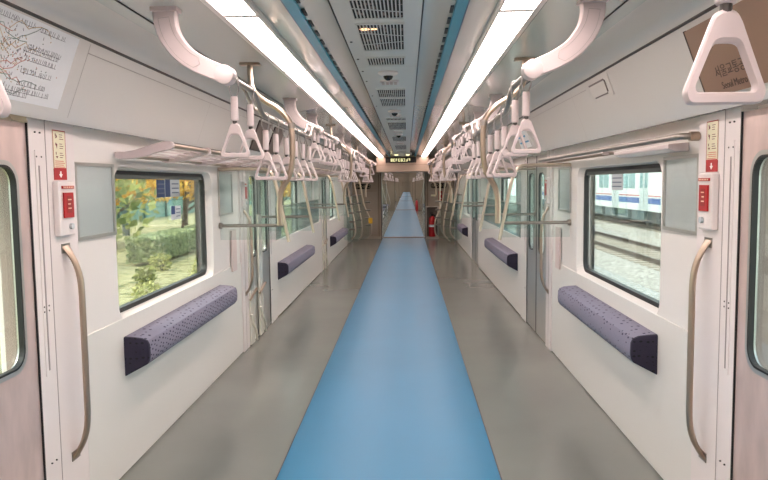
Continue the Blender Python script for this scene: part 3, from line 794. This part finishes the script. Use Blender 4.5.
# ---------------------------------------------------------------- ceiling vents, cameras, sensors
def vent(y0,y1,lab,brace=0,warm=False,cells=14):
    t=thing('ceiling_vent',lab,'vent',(0,y0,ZC-.004),'slotted vents in the ceiling centre panel')
    L=y1-y0
    B('duct_opening',(-.1,.1,0,L,-.0012,0),darkin,t)
    bm=bm_new(); n=cells
    for k in range(n+1):
        x=-.1+.2*k/n; w=.0026
        box(bm,x-w,x+w,0,L,-.006,-.0012)
    obj('slat',bm,ceilc,t,kind='stuff') if False else obj('louvre',bm,ceilc,t)
    bm=bm_new(); box(bm,-.104,.104,-.004,.004,-.007,-.001); box(bm,-.104,.104,L-.004,L+.004,-.007,-.001); box(bm,-.104,-.099,0,L,-.007,-.001); box(bm,.099,.104,0,L,-.007,-.001); obj('rim',bm,ceilc,t)
    if brace:
        bm=bm_new()
        for j in range(brace):
            a=L*(j+1)/(brace+1); d=.035 if j%2==0 else -.035
            v=[(-.1,a-d-.006,-.0065),(.1,a+d-.006,-.0065),(.1,a+d+.006,-.0065),(-.1,a-d+.006,-.0065)]
            loft(bm,[v,[(p[0],p[1],-.0075) for p in v]],cap0=True,cap1=True)
        obj('brace',bm,trimm,t)
    # machinery glimpsed behind the louvres
    bm=bm_new(); random.seed(int(y0*100))
    for j in range(int(L*60)):
        x=random.uniform(-.095,.09); yy=random.uniform(0,L-.03); box(bm,x,x+random.uniform(.006,.02),yy,yy+random.uniform(.01,.05),-.0020,-.0013)
    obj('duct_fittings',bm,mat('duct_fitting_brown',(128,104,92),.5),t)
    if warm:
        bm=bm_new(); tube(bm,[(-.07,.10,-.0035),(-.07,.10,-.0025)],.022,12); tube(bm,[(-.03,.10,-.0035),(-.03,.10,-.0025)],.016,12); obj('warm_reflection',bm,emit('warm_reflection',(255,190,140),1.6),t)  # glowing discs stand in for warm reflections inside the vent
def dome(y,lab):
    t=thing('security_camera',lab,'camera',(0,y,ZC-.004),'dome cameras on the ceiling centre line')
    bm=bm_new(); tube(bm,[(0,0,0),(0,0,-.006),(0,0,-.018),(0,0,-.024)],[.058,.062,.052,.034],24); obj('base',bm,white2,t,smooth=True)
    bm=bm_new(); tube(bm,[(0,0,-.020),(0,0,-.034),(0,0,-.044),(0,0,-.050)],[.030,.028,.020,.008],20); obj('lens_dome',bm,mat('smoked_dome',(30,28,30),.15),t,smooth=True)
def sensor(y,lab):
    t=thing('ceiling_sensor',lab,'sensor',(0,y,ZC-.004),'white ribbed boxes on the ceiling centre line')
    bm=bm_new(); box(bm,-.06,.06,0,.13,-.012,0); obj('body',bm,white2,t,bevel=.003)
    bm=bm_new()
    for k in range(4):
        for j in range(3): box(bm,-.052+.027*k,-.034+.027*k,.012+.04*j,.040+.04*j,-.0145,-.012)
    obj('grille_cells',bm,mat('cell_pink',(206,188,182),.5),t)
vent(2.2,2.50,'slotted ceiling vent cut by the top picture edge',1)
vent(2.54,2.84,'nearest fully visible slotted ceiling vent',1)
vent(2.93,3.50,'long slotted ceiling vent with warm reflections painted as glowing discs behind it',2,True)
vent(3.70,3.93,'short slotted ceiling vent just before the nearest dome camera')
dome(4.2,'nearest white dome camera on the ceiling centre panel')
sensor(4.52,'nearest white ribbed box on the ceiling centre panel')
vent(4.93,5.38,'slotted ceiling vent right behind the nearest ribbed box',1)
vent(5.46,5.98,'slotted ceiling vent in front of the second dome camera',1)
dome(6.4,'second dome camera along the ceiling')
sensor(6.75,'second white ribbed box along the ceiling')
vent(7.1,7.35,'short slotted vent behind the second ribbed box')
vent(7.6,8.6,'long slotted vent in the middle of the ceiling',3)
sensor(8.9,'third white ribbed box along the ceiling')
dome(9.4,'third dome camera along the ceiling')
vent(9.9,10.9,'long slotted vent past the third dome camera',3)
sensor(11.5,'farthest white ribbed box along the ceiling')
vent(12.1,13.6,'farthest slotted vent near the end wall',3)
# two bright fittings near the end
for s in (-1,1):
    t=thing('end_lamp','small warm glowing fitting on the ceiling near the end wall, %s of centre'%SN[s],'light',(s*.13,15.6,ZC-.004)); B('housing',(-.09,.09,-.02,.5,-.018,0),trimm,t)
    B('lit_face',(-.04,.04,.05,.4,-.024,-.018),emit('warm_fitting',(255,240,180),1.4),t)
# ceiling junction plate mid way
t=thing('ceiling_plate','large pale oval plate on the ceiling before the end wall','plate',(0,14.4,ZC-.004))
bm=bm_new(); tube(bm,[(0,0,0),(0,0,-.02),(0,0,-.035)],[.10,.10,.05],20); obj('disc',bm,trimm,t,smooth=True)

# ---------------------------------------------------------------- posters and hatch on the cove
def cove_frame(s):
    """returns origin matrix whose local x runs along y (reading direction), local z runs up the cove face, local y = into wall"""
    bot=Vector((s*1.270,0,1.749)); top=Vector((s*1.15,0,2.065)); up=(top-bot).normalized()
    rx=Vector((0,1,0)) if s<0 else Vector((0,-1,0))
    yy=up.cross(rx).normalized()  # right handed: x cross y = z
    return bot,up,rx,yy
def cove_thing(name,lab,cat,s,y,h):
    bot,up,rx,yy=cove_frame(s)
    t=thing(name,lab,cat)
    M=Matrix((rx,yy,up)).transposed().to_4x4(); M.translation=bot+Vector((0,y,0))+up*h
    t.matrix_world=M
    return t
# local axes: x = reading direction, z = up; which local-y sign faces the cabin
def facing(s):
    bot,up,rx,yy=cove_frame(s)
    return 1 if yy.x*s<0 else -1
t=cove_thing('route_map_poster','white route map poster covered in fine handwritten-looking lines, upper left','poster',-1,1.94,.032)
fs=facing(-1)
B('sheet',(0,.735,0,fs*.003,0,.285),paperm,t)
random.seed(11)
cols=[('map_ink_dark',(112,108,114)),('map_ink_red',(206,128,112)),('map_ink_green',(130,150,138)),('map_ink_ochre',(204,168,124))]
for ci,(nm,cc) in enumerate(cols):
    bm=bm_new()
    def seg(x0,z0,x1,z1,w):
        d=Vector((x1-x0,0,z1-z0)); n=Vector((-d.z,0,d.x)).normalized()*w
        a=Vector((x0,fs*.0038,z0)); b=Vector((x1,fs*.0038,z1))
        bm.faces.new([bm.verts.new(p) for p in (a-n,b-n,b+n,a+n)])
    if ci==0:
        for (x0,z0,x1) in ((.18,.262,.42),(.46,.258,.64),(.42,.19,.64),(.40,.178,.63),(.42,.150,.63),(.30,.035,.64),(.05,.02,.5),(.42,.105,.62),(.42,.06,.6)):
            x=x0
            while x<x1:
                if random.random()<.9: seg(x,z0-random.uniform(0,.008),x+random.uniform(-.004,.004),z0+.010+random.uniform(0,.004),.0011)
                x+=random.uniform(.006,.013)
            seg(x0,z0-.004,x1,z0-.004,.0007)
        for q in range(150):
            x=random.gauss(.28,.11); z=random.gauss(.15,.055)
            if .01<x<.68 and .02<z<.27: seg(x,z,x+random.uniform(-.01,.01),z+random.uniform(.004,.012),.0011)
    else:
        for q in range(5):
            x=random.uniform(.02,.3); z=random.uniform(.05,.24); 
            for k in range(7):
                nx=x+random.uniform(.02,.05); nz=min(.27,max(.02,z+random.uniform(-.03,.03)))
                seg(x,z,nx,nz,.0012); x,z=nx,nz
                if x>.66: break
        for q in range(60):
            x=random.gauss(.28,.12); z=random.gauss(.14,.05)
            if .01<x<.68 and .02<z<.27: seg(x,z,x+.006,z+random.uniform(-.006,.006),.0016)
    obj('map_lines',bm,mat(nm,cc,.6),t)
# brown sign on the right
t=cove_thing('brown_sign','brown framed sign with dark Korean and English lettering, upper right','sign',1,2.675,.034)
fs=facing(1)
B('sign_plate',(0,.60,0,fs*.010,0,.268),brownp,t)
B('dark_edge',(-.008,0,0,fs*.011,-.002,.270),mat('dark_brown_edge',(64,44,38),.4),t)
def text(body,size,loc,name,parent,m,ysgn,sx=1):
    cu=bpy.data.curves.new(name,'FONT'); cu.body=body; cu.size=size; cu.extrude=.0004; cu.align_x='LEFT'
    o=bpy.data.objects.new(name,cu); C.objects.link(o)
    dg=bpy.context.evaluated_depsgraph_get(); me=bpy.data.meshes.new_from_object(o.evaluated_get(dg)); bpy.data.objects.remove(o)
    me.name=name; me.materials.clear(); me.materials.append(m)
    q=bpy.data.objects.new(name,me); C.objects.link(q); q.parent=parent; q.location=loc; q.rotation_euler=(PI/2,0,0) if ysgn<0 else (PI/2,0,PI)
    q.scale=(sx,1,1)
    return q
brink=mat('sign_ink',(66,46,40),.5)
text('\uc11c\uc6b8\uad50\ud1b5\uacf5\uc0ac',.048,(.125,fs*.0108,.066),'korean_lettering',t,brink,fs,1.0)
text('Seoul Metro',.036,(.145,fs*.0108,.020),'english_lettering',t,brink,fs,1.0)
# recessed hatch handle
t=cove_thing('hatch_handle','small recessed rectangular latch on the upper right cove panel','latch',1,4.07,.205)
B('back_plate',(-.01,.37,0,fs*.002,-.015,.115),covem,t)
bm=bm_new(); y0_,y1_=fs*.002,fs*.006
for b_ in ((.0,.29,.078,.088),(.29,.305,.012,.080),(.05,.29,.002,.010)):
    box(bm,b_[0],b_[1],y0_,y1_,b_[2],b_[3])
obj('handle_bar',bm,mat('latch_dark',(98,84,80),.4),t,bevel=.002)
# little fasteners under the cove lip
for s in (-1,1):
    bm=bm_new()
    for y in (2.7,2.74,3.1,3.14,5.0,5.04): tube(bm,[(s*1.32,y,1.742),(s*1.32,y,1.738)],.006,8)
    obj('lip_fastener',bm,boltm,ceiling)
# framed notices farther along the cove
fs=facing(-1)
for y,w_,lab in ((5.95,.50,'nearer of two dark brown framed notices high behind the left straps'),(6.65,.50,'farther of two dark brown framed notices high behind the left straps')):
    t=cove_thing('brown_notice',lab,'notice',-1,y,.035)
    B('frame',(0,w_,0,fs*.009,0,.27),mat('dark_brown_edge',(64,44,38),.4),t); B('face',(.012,w_-.012,fs*.009,fs*.0105,.012,.258),mat('dull_brown_card',(96,80,74),.35,coat=.3),t)
fs=facing(1)
t=cove_thing('blue_lined_notice','pale notice with blue lines high behind the right straps','notice',1,6.9,.05)
B('sheet',(0,.55,0,fs*.004,0,.22),paperm,t)
for k in range(3): B('blue_line',(.04,.50-.08*k,fs*.004,fs*.0052,.05+.055*k,.066+.055*k),mat('line_blue',(60,150,190),.5),t)
# window stickers
def stick(x,y0,y1,z0,z1,lab,cols_,cat='sticker',grp=None):
    t=thing('window_sticker',lab,cat,(x,y0,z0),grp); s=1 if x>0 else -1
    w,h=y1-y0,z1-z0
    B('sheet',(0,-s*.0015,0,w,0,h),cols_[0],t)
    if cols_[1]:
        B('blue_field',(-s*.0015,-s*.002,0,w*cols_[2],cols_[3]*h,h),cols_[1],t)
    bm=bm_new()
    for k in range(3): box(bm,-s*.002,-s*.0026,w*(cols_[2]+.1),w*.92,h*(.2+.26*k),h*(.27+.26*k))
    obj('text_lines',bm,mat('sticker_text',(92,104,124),.5),t)
xg=W+.045+.0075
stick(-xg,4.13,4.27,1.405,1.513,'plain dark blue window sticker, leftmost on near left window',(navym,None,0,0))
stick(-xg,4.275,4.55,1.405,1.515,'blue and pale grey text sticker high on near left window',(greyst,navym,.34,0))
stick(-xg,4.37,4.56,1.255,1.345,'lower pale sticker with blue corner on near left window',(greyst,navym,.4,.4))
stick(xg,4.21,4.44,1.415,1.515,'grey text sticker high on near right window',(greyst,None,0,0))

# ================================================================ OUTSIDE
GZ=-1.15
def ground_mat(name,stops,scale,bump):
    m=bpy.data.materials.new(name); m.use_nodes=True; nt=m.node_tree; b=nt.nodes['Principled BSDF']; b.inputs['Roughness'].default_value=.95
    tc=nt.nodes.new('ShaderNodeTexCoord'); n=nt.nodes.new('ShaderNodeTexNoise'); n.inputs['Scale'].default_value=scale; n.inputs['Detail'].default_value=8; n.inputs['Roughness'].default_value=.7
    r=nt.nodes.new('ShaderNodeValToRGB')
    while len(r.color_ramp.elements)<len(stops): r.color_ramp.elements.new(.5)
    for e,(p,c) in zip(r.color_ramp.elements,stops): e.position=p; e.color=lin(c)
    nt.links.new(tc.outputs['Object'],n.inputs['Vector']); nt.links.new(n.outputs['Fac'],r.inputs['Fac']); nt.links.new(r.outputs['Color'],b.inputs['Base Color'])
    bp=nt.nodes.new('ShaderNodeBump'); bp.inputs['Strength'].default_value=bump; bp.inputs['Distance'].default_value=.08
    n2=nt.nodes.new('ShaderNodeTexNoise'); n2.inputs['Scale'].default_value=scale*4
    nt.links.new(tc.outputs['Object'],n2.inputs['Vector']); nt.links.new(n2.outputs['Fac'],bp.inputs['Height']); nt.links.new(bp.outputs['Normal'],b.inputs['Normal'])
    return m
straw=ground_mat('dry_grass_ground',[(.36,(84,92,54)),(.45,(142,134,92)),(.55,(176,166,126)),(.66,(104,112,66))],2.6,.8)
gravel=ground_mat('pale_gravel',[(.35,(128,121,112)),(.5,(178,172,163)),(.65,(214,208,200))],9,.9)
# left bank
bm=bm_new(); random.seed(5); xs=[-1.9,-3.5,-5.5,-8,-11,-15,-20,-60]; zs=[GZ-.1,GZ,GZ+.05,GZ+.10,GZ+.25,GZ+.45,GZ+.6,GZ+.6]
yy=[-30+4*k for k in range(40)]
G=[[bm.verts.new((x,y,z+(random.uniform(-.06,.06) if 1<i<7 else 0))) for i,(x,z) in enumerate(zip(xs,zs))] for y in yy]
for j in range(len(yy)-1):
    for i in range(len(xs)-1): bm.faces.new([G[j][i],G[j][i+1],G[j+1][i+1],G[j+1][i]])
g=obj('ground',bm,straw,smooth=True); g['kind']='structure'
bm=bm_new(); box(bm,-1.9,60,-30,140,GZ-.4,GZ-.1); g=obj('ground',bm,gravel); g['kind']='structure'

leafm={}
def leaves(name,a,b):
    m=bpy.data.materials.new(name); m.use_nodes=True; nt=m.node_tree; bs=nt.nodes['Principled BSDF']; bs.inputs['Roughness'].default_value=.6
    gi=nt.nodes.new('ShaderNodeNewGeometry'); r=nt.nodes.new('ShaderNodeValToRGB'); r.color_ramp.elements[0].color=lin(a); r.color_ramp.elements[1].color=lin(b)
    nt.links.new(gi.outputs['Random Per Island'],r.inputs['Fac']); nt.links.new(r.outputs['Color'],bs.inputs['Base Color'])
    tr=nt.nodes.new('ShaderNodeBsdfTranslucent'); nt.links.new(r.outputs['Color'],tr.inputs['Color'])
    mx=nt.nodes.new('ShaderNodeMixShader'); mx.inputs[0].default_value=.35
    out=nt.nodes['Material Output']; nt.links.new(bs.outputs[0],mx.inputs[1]); nt.links.new(tr.outputs[0],mx.inputs[2]); nt.links.new(mx.outputs[0],out.inputs['Surface'])
    return m
yl=leaves('yellow_leaves',(186,134,30),(255,214,84)); gl=leaves('olive_leaves',(78,96,50),(176,176,100)); dg=leaves('dark_green_leaves',(38,56,44),(90,112,78)); sg=leaves('shrub_leaves',(120,128,70),(214,208,140))
bark=mat('bark',(84,72,62),.9,bump=.5)
def leafcloud(bm,c,rx,ry,rz,n,s,rnd):
    for _ in range(n):
        while True:
            p=Vector((rnd.uniform(-1,1),rnd.uniform(-1,1),rnd.uniform(-1,1)))
            if p.length<=1 and p.length>.35: break
        q=Vector(c)+Vector((p.x*rx,p.y*ry,p.z*rz)); d=Vector((rnd.uniform(-1,1),rnd.uniform(-1,1),rnd.uniform(-1,1))).normalized(); e=d.orthogonal().normalized(); f=d.cross(e); k=s*rnd.uniform(.6,1.3)
        bm.faces.new([bm.verts.new(v) for v in (q-e*k,q-f*k*.6,q+e*k,q+f*k*.6)])
def tree(x,y,z,h,lm,lab,seed,r=1.6,n=1500,low=2.4,lean=0):
    rnd=random.Random(seed); t=thing('tree',lab,'tree',(x,y,z),'trees beyond the train')
    bm=bm_new(); tube(bm,[(0,0,-.2),(lean*.3,0,h*.3),(lean*.7,.05,h*.6),(lean,.1,h*.9)],[.16,.13,.10,.04],8)
    tips=[]
    for k in range(6):
        a=2*PI*k/6+rnd.uniform(-.3,.3); z0=low*.85+(h-low)*.1*k; L=r*rnd.uniform(.6,.9)
        p1=(lean*.7+math.cos(a)*L,math.sin(a)*L,z0+rnd.uniform(.3,1.0)); tube(bm,[(lean*.5,0,z0-.3),p1],[.06,.02],5); tips.append(p1)
    obj('trunk',bm,bark,t,smooth=True)
    bm=bm_new()
    for p in tips: leafcloud(bm,p,r*.6,r*.6,.65,n//8,.085,rnd)
    leafcloud(bm,(lean,0,(low+h)/2+.4),r,r,(h-low)/2+.2,n//3,.09,rnd)
    leafcloud(bm,(lean,0,low+.45),r*1.05,r*1.05,.6,n//4,.085,rnd)
    obj('foliage',bm,lm,t)
    return t
T=[(-11.0,25.5,5.2,yl,2.0,'yellow autumn tree at the left of the near left window'),(-10.0,30.5,5.4,yl,2.1,'leaning yellow autumn tree behind the left window stickers'),(-11.5,35.5,5.0,yl,2.2,'yellow autumn tree at the right of the near left window'),
   (-19.7,44,6.0,dg,1.4,'dark green tree behind the left yellow tree'),(-19.7,52,6.5,gl,1.3,'olive tree behind the middle yellow tree'),(-19.7,60,6.5,dg,1.2,'dark tree far behind the right yellow tree'),(-13,61,6,gl,1.2,'olive tree seen through the second left window'),(-11,72,6,yl,1.3,'distant yellow tree along the left side'),(-9,50,5,yl,1.8,'yellow tree between near and distant left trees'),
   (-5.5,9.5,5,gl,1.7,'olive tree seen through the near left door window'),(-11.5,18.5,5,yl,2.1,'yellow autumn tree nearest the train on the left bank'),(-8.0,95,6,gl,1.0,'farthest olive tree on the left')]
for i,(x,y,h,lm,low,lab) in enumerate(T): tree(x,y,GZ+.1,h,lm,lab,i+20,low=low-.05,lean=.6 if i==1 else random.uniform(-.2,.2),n=5200 if lm is yl else 1600,r=1.9 if lm is yl else 1.7)
for i,(x,y) in enumerate(((6.2,74),(8,80),(5,88),(9.5,92))): tree(x,y,GZ-.1,6.5,(yl if i%2 else gl),['first','second','third','fourth'][i]+' tree beyond the far end of the right-hand tracks',60+i,low=2.2,r=2.2,n=1500)
# shrubs on the bank
def shrub(x,y,z,r,lm,lab,seed,h=.5,n=380,grp='shrubs on the left bank'):
    rnd=random.Random(seed); t=thing('shrub',lab,'shrub',(x,y,z),grp)
    bm=bm_new()
    for k in range(5):
        a=2*PI*k/5; tube(bm,[(0,0,-.1),(math.cos(a)*r*.5,math.sin(a)*r*.5,h*.8)],[.02,.008],5)
    obj('stem',bm,bark,t); bm=bm_new(); leafcloud(bm,(0,0,h*.55),r,r,h*.6,n,.05,rnd); obj('foliage',bm,lm,t)
sh=[(-6.6,17.2),(-7.4,20.5),(-5.3,18.0),(-6.6,22.5),(-5.4,14.2),(-7.3,25.4),(-7.0,28),(-4.6,12.0),(-6.0,20.6),(-7.6,32)]
for i,(x,y) in enumerate(sh): shrub(x,y,GZ+.05,.30+.06*(i%3),sg if i%3 else gl,'%s nearest low leafy shrub on the straw-coloured left bank'%ORD[i],100+i)
# trimmed hedges
for i,(x,y0,y1,lab) in enumerate(((-8.4,21.5,26,'clipped green hedge at left of the near left window view'),(-8.4,27.2,30.5,'clipped green hedge in the middle of the left window view'),(-8.6,36,43,'clipped hedge farther along the left bank'))):
    rnd=random.Random(200+i); t=thing('hedge',lab,'hedge',(x,y0,GZ+.2),'clipped hedges on the left bank')
    bm=bm_new(); box(bm,-.38,.38,.02,y1-y0,0,.72); obj('hedge_core',bm,mat('hedge_core',(122,134,98),.9,var=.3,vscale=3),t)
    bm=bm_new()
    for _ in range(2600):
        f=rnd.random(); p=Vector((.42 if f<.5 else rnd.uniform(-.42,.42),rnd.uniform(0,y1-y0) if f<.8 else rnd.uniform(-.04,.0),rnd.uniform(.02,.78) if (f<.5 or f>.8) else .78)); d=Vector((rnd.uniform(-1,1),rnd.uniform(-1,1),rnd.uniform(-1,1))).normalized(); e=d.orthogonal(); ff=d.cross(e); k=.06
        bm.faces.new([bm.verts.new(v) for v in (p-e*k,p-ff*k,p+e*k,p+ff*k)])
    obj('foliage',bm,leaves('hedge_leaf_%d'%i,(130,142,104),(200,206,160)),t)
# teal fence
t=thing('noise_fence','long teal panel fence with dark posts beyond the left bank','fence',(-17,16,GZ+.5))
bm=bm_new(); box(bm,-.03,.03,0,90,0,2.3); obj('fence_panels',bm,mat('teal_fence',(112,150,142),.6,var=.15,vscale=.6),t)
bm=bm_new(); box(bm,-.05,.05,0,90,2.3,2.4); box(bm,.03,.05,0,90,1.1,1.16); obj('top_rail',bm,mat('dark_teal',(60,88,84),.6),t)
for k in range(23):
    bm=bm_new(); box(bm,.03,.15,k*4-.08,k*4+.08,0,2.5); obj('post',bm,mat('dark_teal',(60,88,84),.6),t)
# slim dark posts standing on the bank
for i,(x,y,h) in enumerate(((-7.9,33.4,2.3),(-12.9,31.3,2.7),(-8.6,34.2,2.2))):
    t=thing('bank_post',['dark post left of the window stickers, on the bank','slim dark post farthest left on the bank','dark post right of the window stickers, on the bank'][i],'post',(x,y,GZ+.1),'dark posts on the left bank')
    bm=bm_new(); box(bm,-.13,.13,-.13,.13,0,h); obj('post_body',bm,mat('post_dark',(60,76,78),.7),t,bevel=.01); bm=bm_new(); box(bm,-.16,.16,-.16,.16,h,h+.06); obj('post_cap',bm,mat('dark_teal',(60,88,84),.6),t)
# background building behind the fence
t=thing('pale_building','low pale green building behind the left fence','building',(-29,40,GZ+.5))
B('block',(-3,3,0,60,0,4.6),mat('pale_green_render',(188,204,194),.7),t)
for k in range(10):
    w=B('window',(3.0,3.06,2+k*6,4.6+k*6,1.9,3.3),mat('dark_glass',(84,104,108),.2),t)
B('roof_slab',(-3.3,3.3,-.3,60.3,4.6,4.9),mat('grey_roof',(140,144,140),.7),t)

# ---- right: tracks and the neighbouring train
railm=mat('rail_steel',(98,84,74),.4,metal=.5); sleeperm=mat('sleeper',(150,140,128),.9)
def track(xc,y0,y1,lab):
    t=thing('railway_track',lab,'railway track',(xc,y0,GZ-.1),'railway tracks')
    for s in (-1,1):
        bm=bm_new(); q=s*.755
        pr=[(-.065,.16),(.065,.16),(.065,.172),(.01,.185),(.01,.255),(.036,.262),(.036,.30),(-.036,.30),(-.036,.262),(-.01,.255),(-.01,.185),(-.065,.172)]
        loft(bm,[[(q+a,0,b) for a,b in pr],[(q+a,y1-y0,b) for a,b in pr]],cap0=True,cap1=True); obj('rail',bm,railm,t)
    bm=bm_new(); pr=[(-2.0,0),(-1.35,.12),(1.35,.12),(2.0,0)]
    loft(bm,[[(a,0,b) for a,b in pr],[(a,y1-y0,b) for a,b in pr]],cap0=True,cap1=True); obj('ballast',bm,gravel,t)
    n=0; y=.3
    me=None
    while y<y1-y0 and n<95:
        if me is None:
            bm=bm_new(); box(bm,-1.25,1.25,-.11,.11,.04,.16); o=obj('sleeper',bm,sleeperm,t,bevel=.01); me=o; o.location=(0,y,0)
        else:
            o=me.copy(); C.objects.link(o); o.parent=t; o.location=(0,y,0)
        y+=.62; n+=1
track(8.55,8,66,'railway track nearest the right windows, on pale gravel')
track(13.9,20,78,'railway track under the white train with blue stripe')
# neighbouring train
tx=12.55
bodyw=mat('train_white',(226,230,230),.35); blues=mat('train_blue',(52,96,164),.4); reds=mat('train_red',(190,70,80),.4); underm=mat('train_under',(58,74,78),.7); tglass=mat('train_window',(120,160,164),.15)
for ci,(y0,y1) in enumerate(((14,33.6),(34.2,53.8),(54.4,74))):
    t=thing('commuter_train_car','%s white train car with blue stripe on the right tracks'%['nearest','middle','farthest'][ci],'train',(tx,y0,0),'cars of the white train')
    L=y1-y0
    bm=bm_new(); pr=[(0,-.12),(0,2.35),(.12,2.6),(.5,2.75),(2.2,2.75),(2.6,2.6),(2.75,2.35),(2.75,-.12)]
    loft(bm,[[(a,0,b) for a,b in pr],[(a,L,b) for a,b in pr]],cap0=True,cap1=True); obj('body',bm,bodyw,t)
    B('blue_stripe',(-.008,0,0,L,.26,.56),blues,t); B('red_stripe',(-.008,0,0,L,.64,.70),reds,t)
    for k in range(4):
        yc=2.4+4.93*k
        d=B('door',(-.02,0,yc-.65,yc+.65,-.10,2.12),mat('door_grey',(196,204,204),.35),t)
        for q in (-.36,.36): B('door_pane',(-.028,-.02,yc+q-.2,yc+q+.2,1.08,1.9),tglass,d)
        B('door_gap',(-.024,-.02,yc-.012,yc+.012,.02,2.12),blackm,d)
        if k<3:
            w=B('window',(-.015,0,yc+1.45,yc+3.5,1.05,1.95),tglass,t); B('window_divider',(-.02,-.015,yc+2.45,yc+2.5,1.05,1.95),bodyw,w)
    bm=bm_new(); box(bm,.25,2.5,.6,L-.6,-.75,-.12); obj('underframe',bm,underm,t)
    for k in range(6):
        B('equipment_box',(.05,.25,2.5+k*2.6,4.4+k*2.6,-.62,-.12),mat('equip_grey',(92,110,112),.6),t)
    for yb in (2.2,L-2.2):
        bg=B('bogie_frame',(.32,.5,yb-1.5,yb+1.5,-.62,-.30),underm,t)
        for q in (-1.05,1.05):
            bm=bm_new(); tube(bm,[(.5,yb+q,-.52),(.62,yb+q,-.52)],.42,20); obj('wheel',bm,mat('wheel',(80,76,74),.4,metal=.6),bg,smooth=True)
# ---------------------------------------------------------------- light, world, camera
w=bpy.data.worlds.new('world'); S.world=w; w.use_nodes=True
nt=w.node_tree; bg=nt.nodes['Background']
tc=nt.nodes.new('ShaderNodeTexCoord'); sx=nt.nodes.new('ShaderNodeSeparateXYZ'); r=nt.nodes.new('ShaderNodeValToRGB')
nt.links.new(tc.outputs['Generated'],sx.inputs[0]); nt.links.new(sx.outputs['Z'],r.inputs['Fac'])
r.color_ramp.elements[0].position=0.0; r.color_ramp.elements[0].color=lin((226,234,226)); r.color_ramp.elements[1].position=.8; r.color_ramp.elements[1].color=lin((196,216,232))
nt.links.new(r.outputs['Color'],bg.inputs['Color']); bg.inputs['Strength'].default_value=2.6
sun=bpy.data.lights.new('sun','SUN'); sun.energy=4.0; sun.angle=math.radians(12); sun.color=lin((255,246,228))[:3]
so=bpy.data.objects.new('sun',sun); C.objects.link(so); so.rotation_euler=(math.radians(28),math.radians(-18),0)

f,cx,cz=686.65,.107,1.4734; yaw,pit,rol=[math.radians(a) for a in (1.96512,4.69601,-.69083)]
fw=Vector((-math.sin(yaw)*math.cos(pit),math.cos(yaw)*math.cos(pit),-math.sin(pit))); r0=Vector((math.cos(yaw),math.sin(yaw),0)); u0=r0.cross(fw)
rt=r0*math.cos(rol)+u0*math.sin(rol); up=u0*math.cos(rol)-r0*math.sin(rol)
cam=bpy.data.cameras.new('camera'); co=bpy.data.objects.new('camera',cam); C.objects.link(co)
M=Matrix((rt,up,-fw)).transposed().to_4x4(); M.translation=Vector((cx,0,cz)); co.matrix_world=M
cam.sensor_width=36; cam.lens=f/768*36; cam.clip_start=.05; cam.clip_end=400
S.camera=co
S.view_settings.view_transform='Standard'; S.view_settings.look='None'; S.view_settings.gamma=1; S.view_settings.use_curve_mapping=False
S.view_settings.exposure=0.85
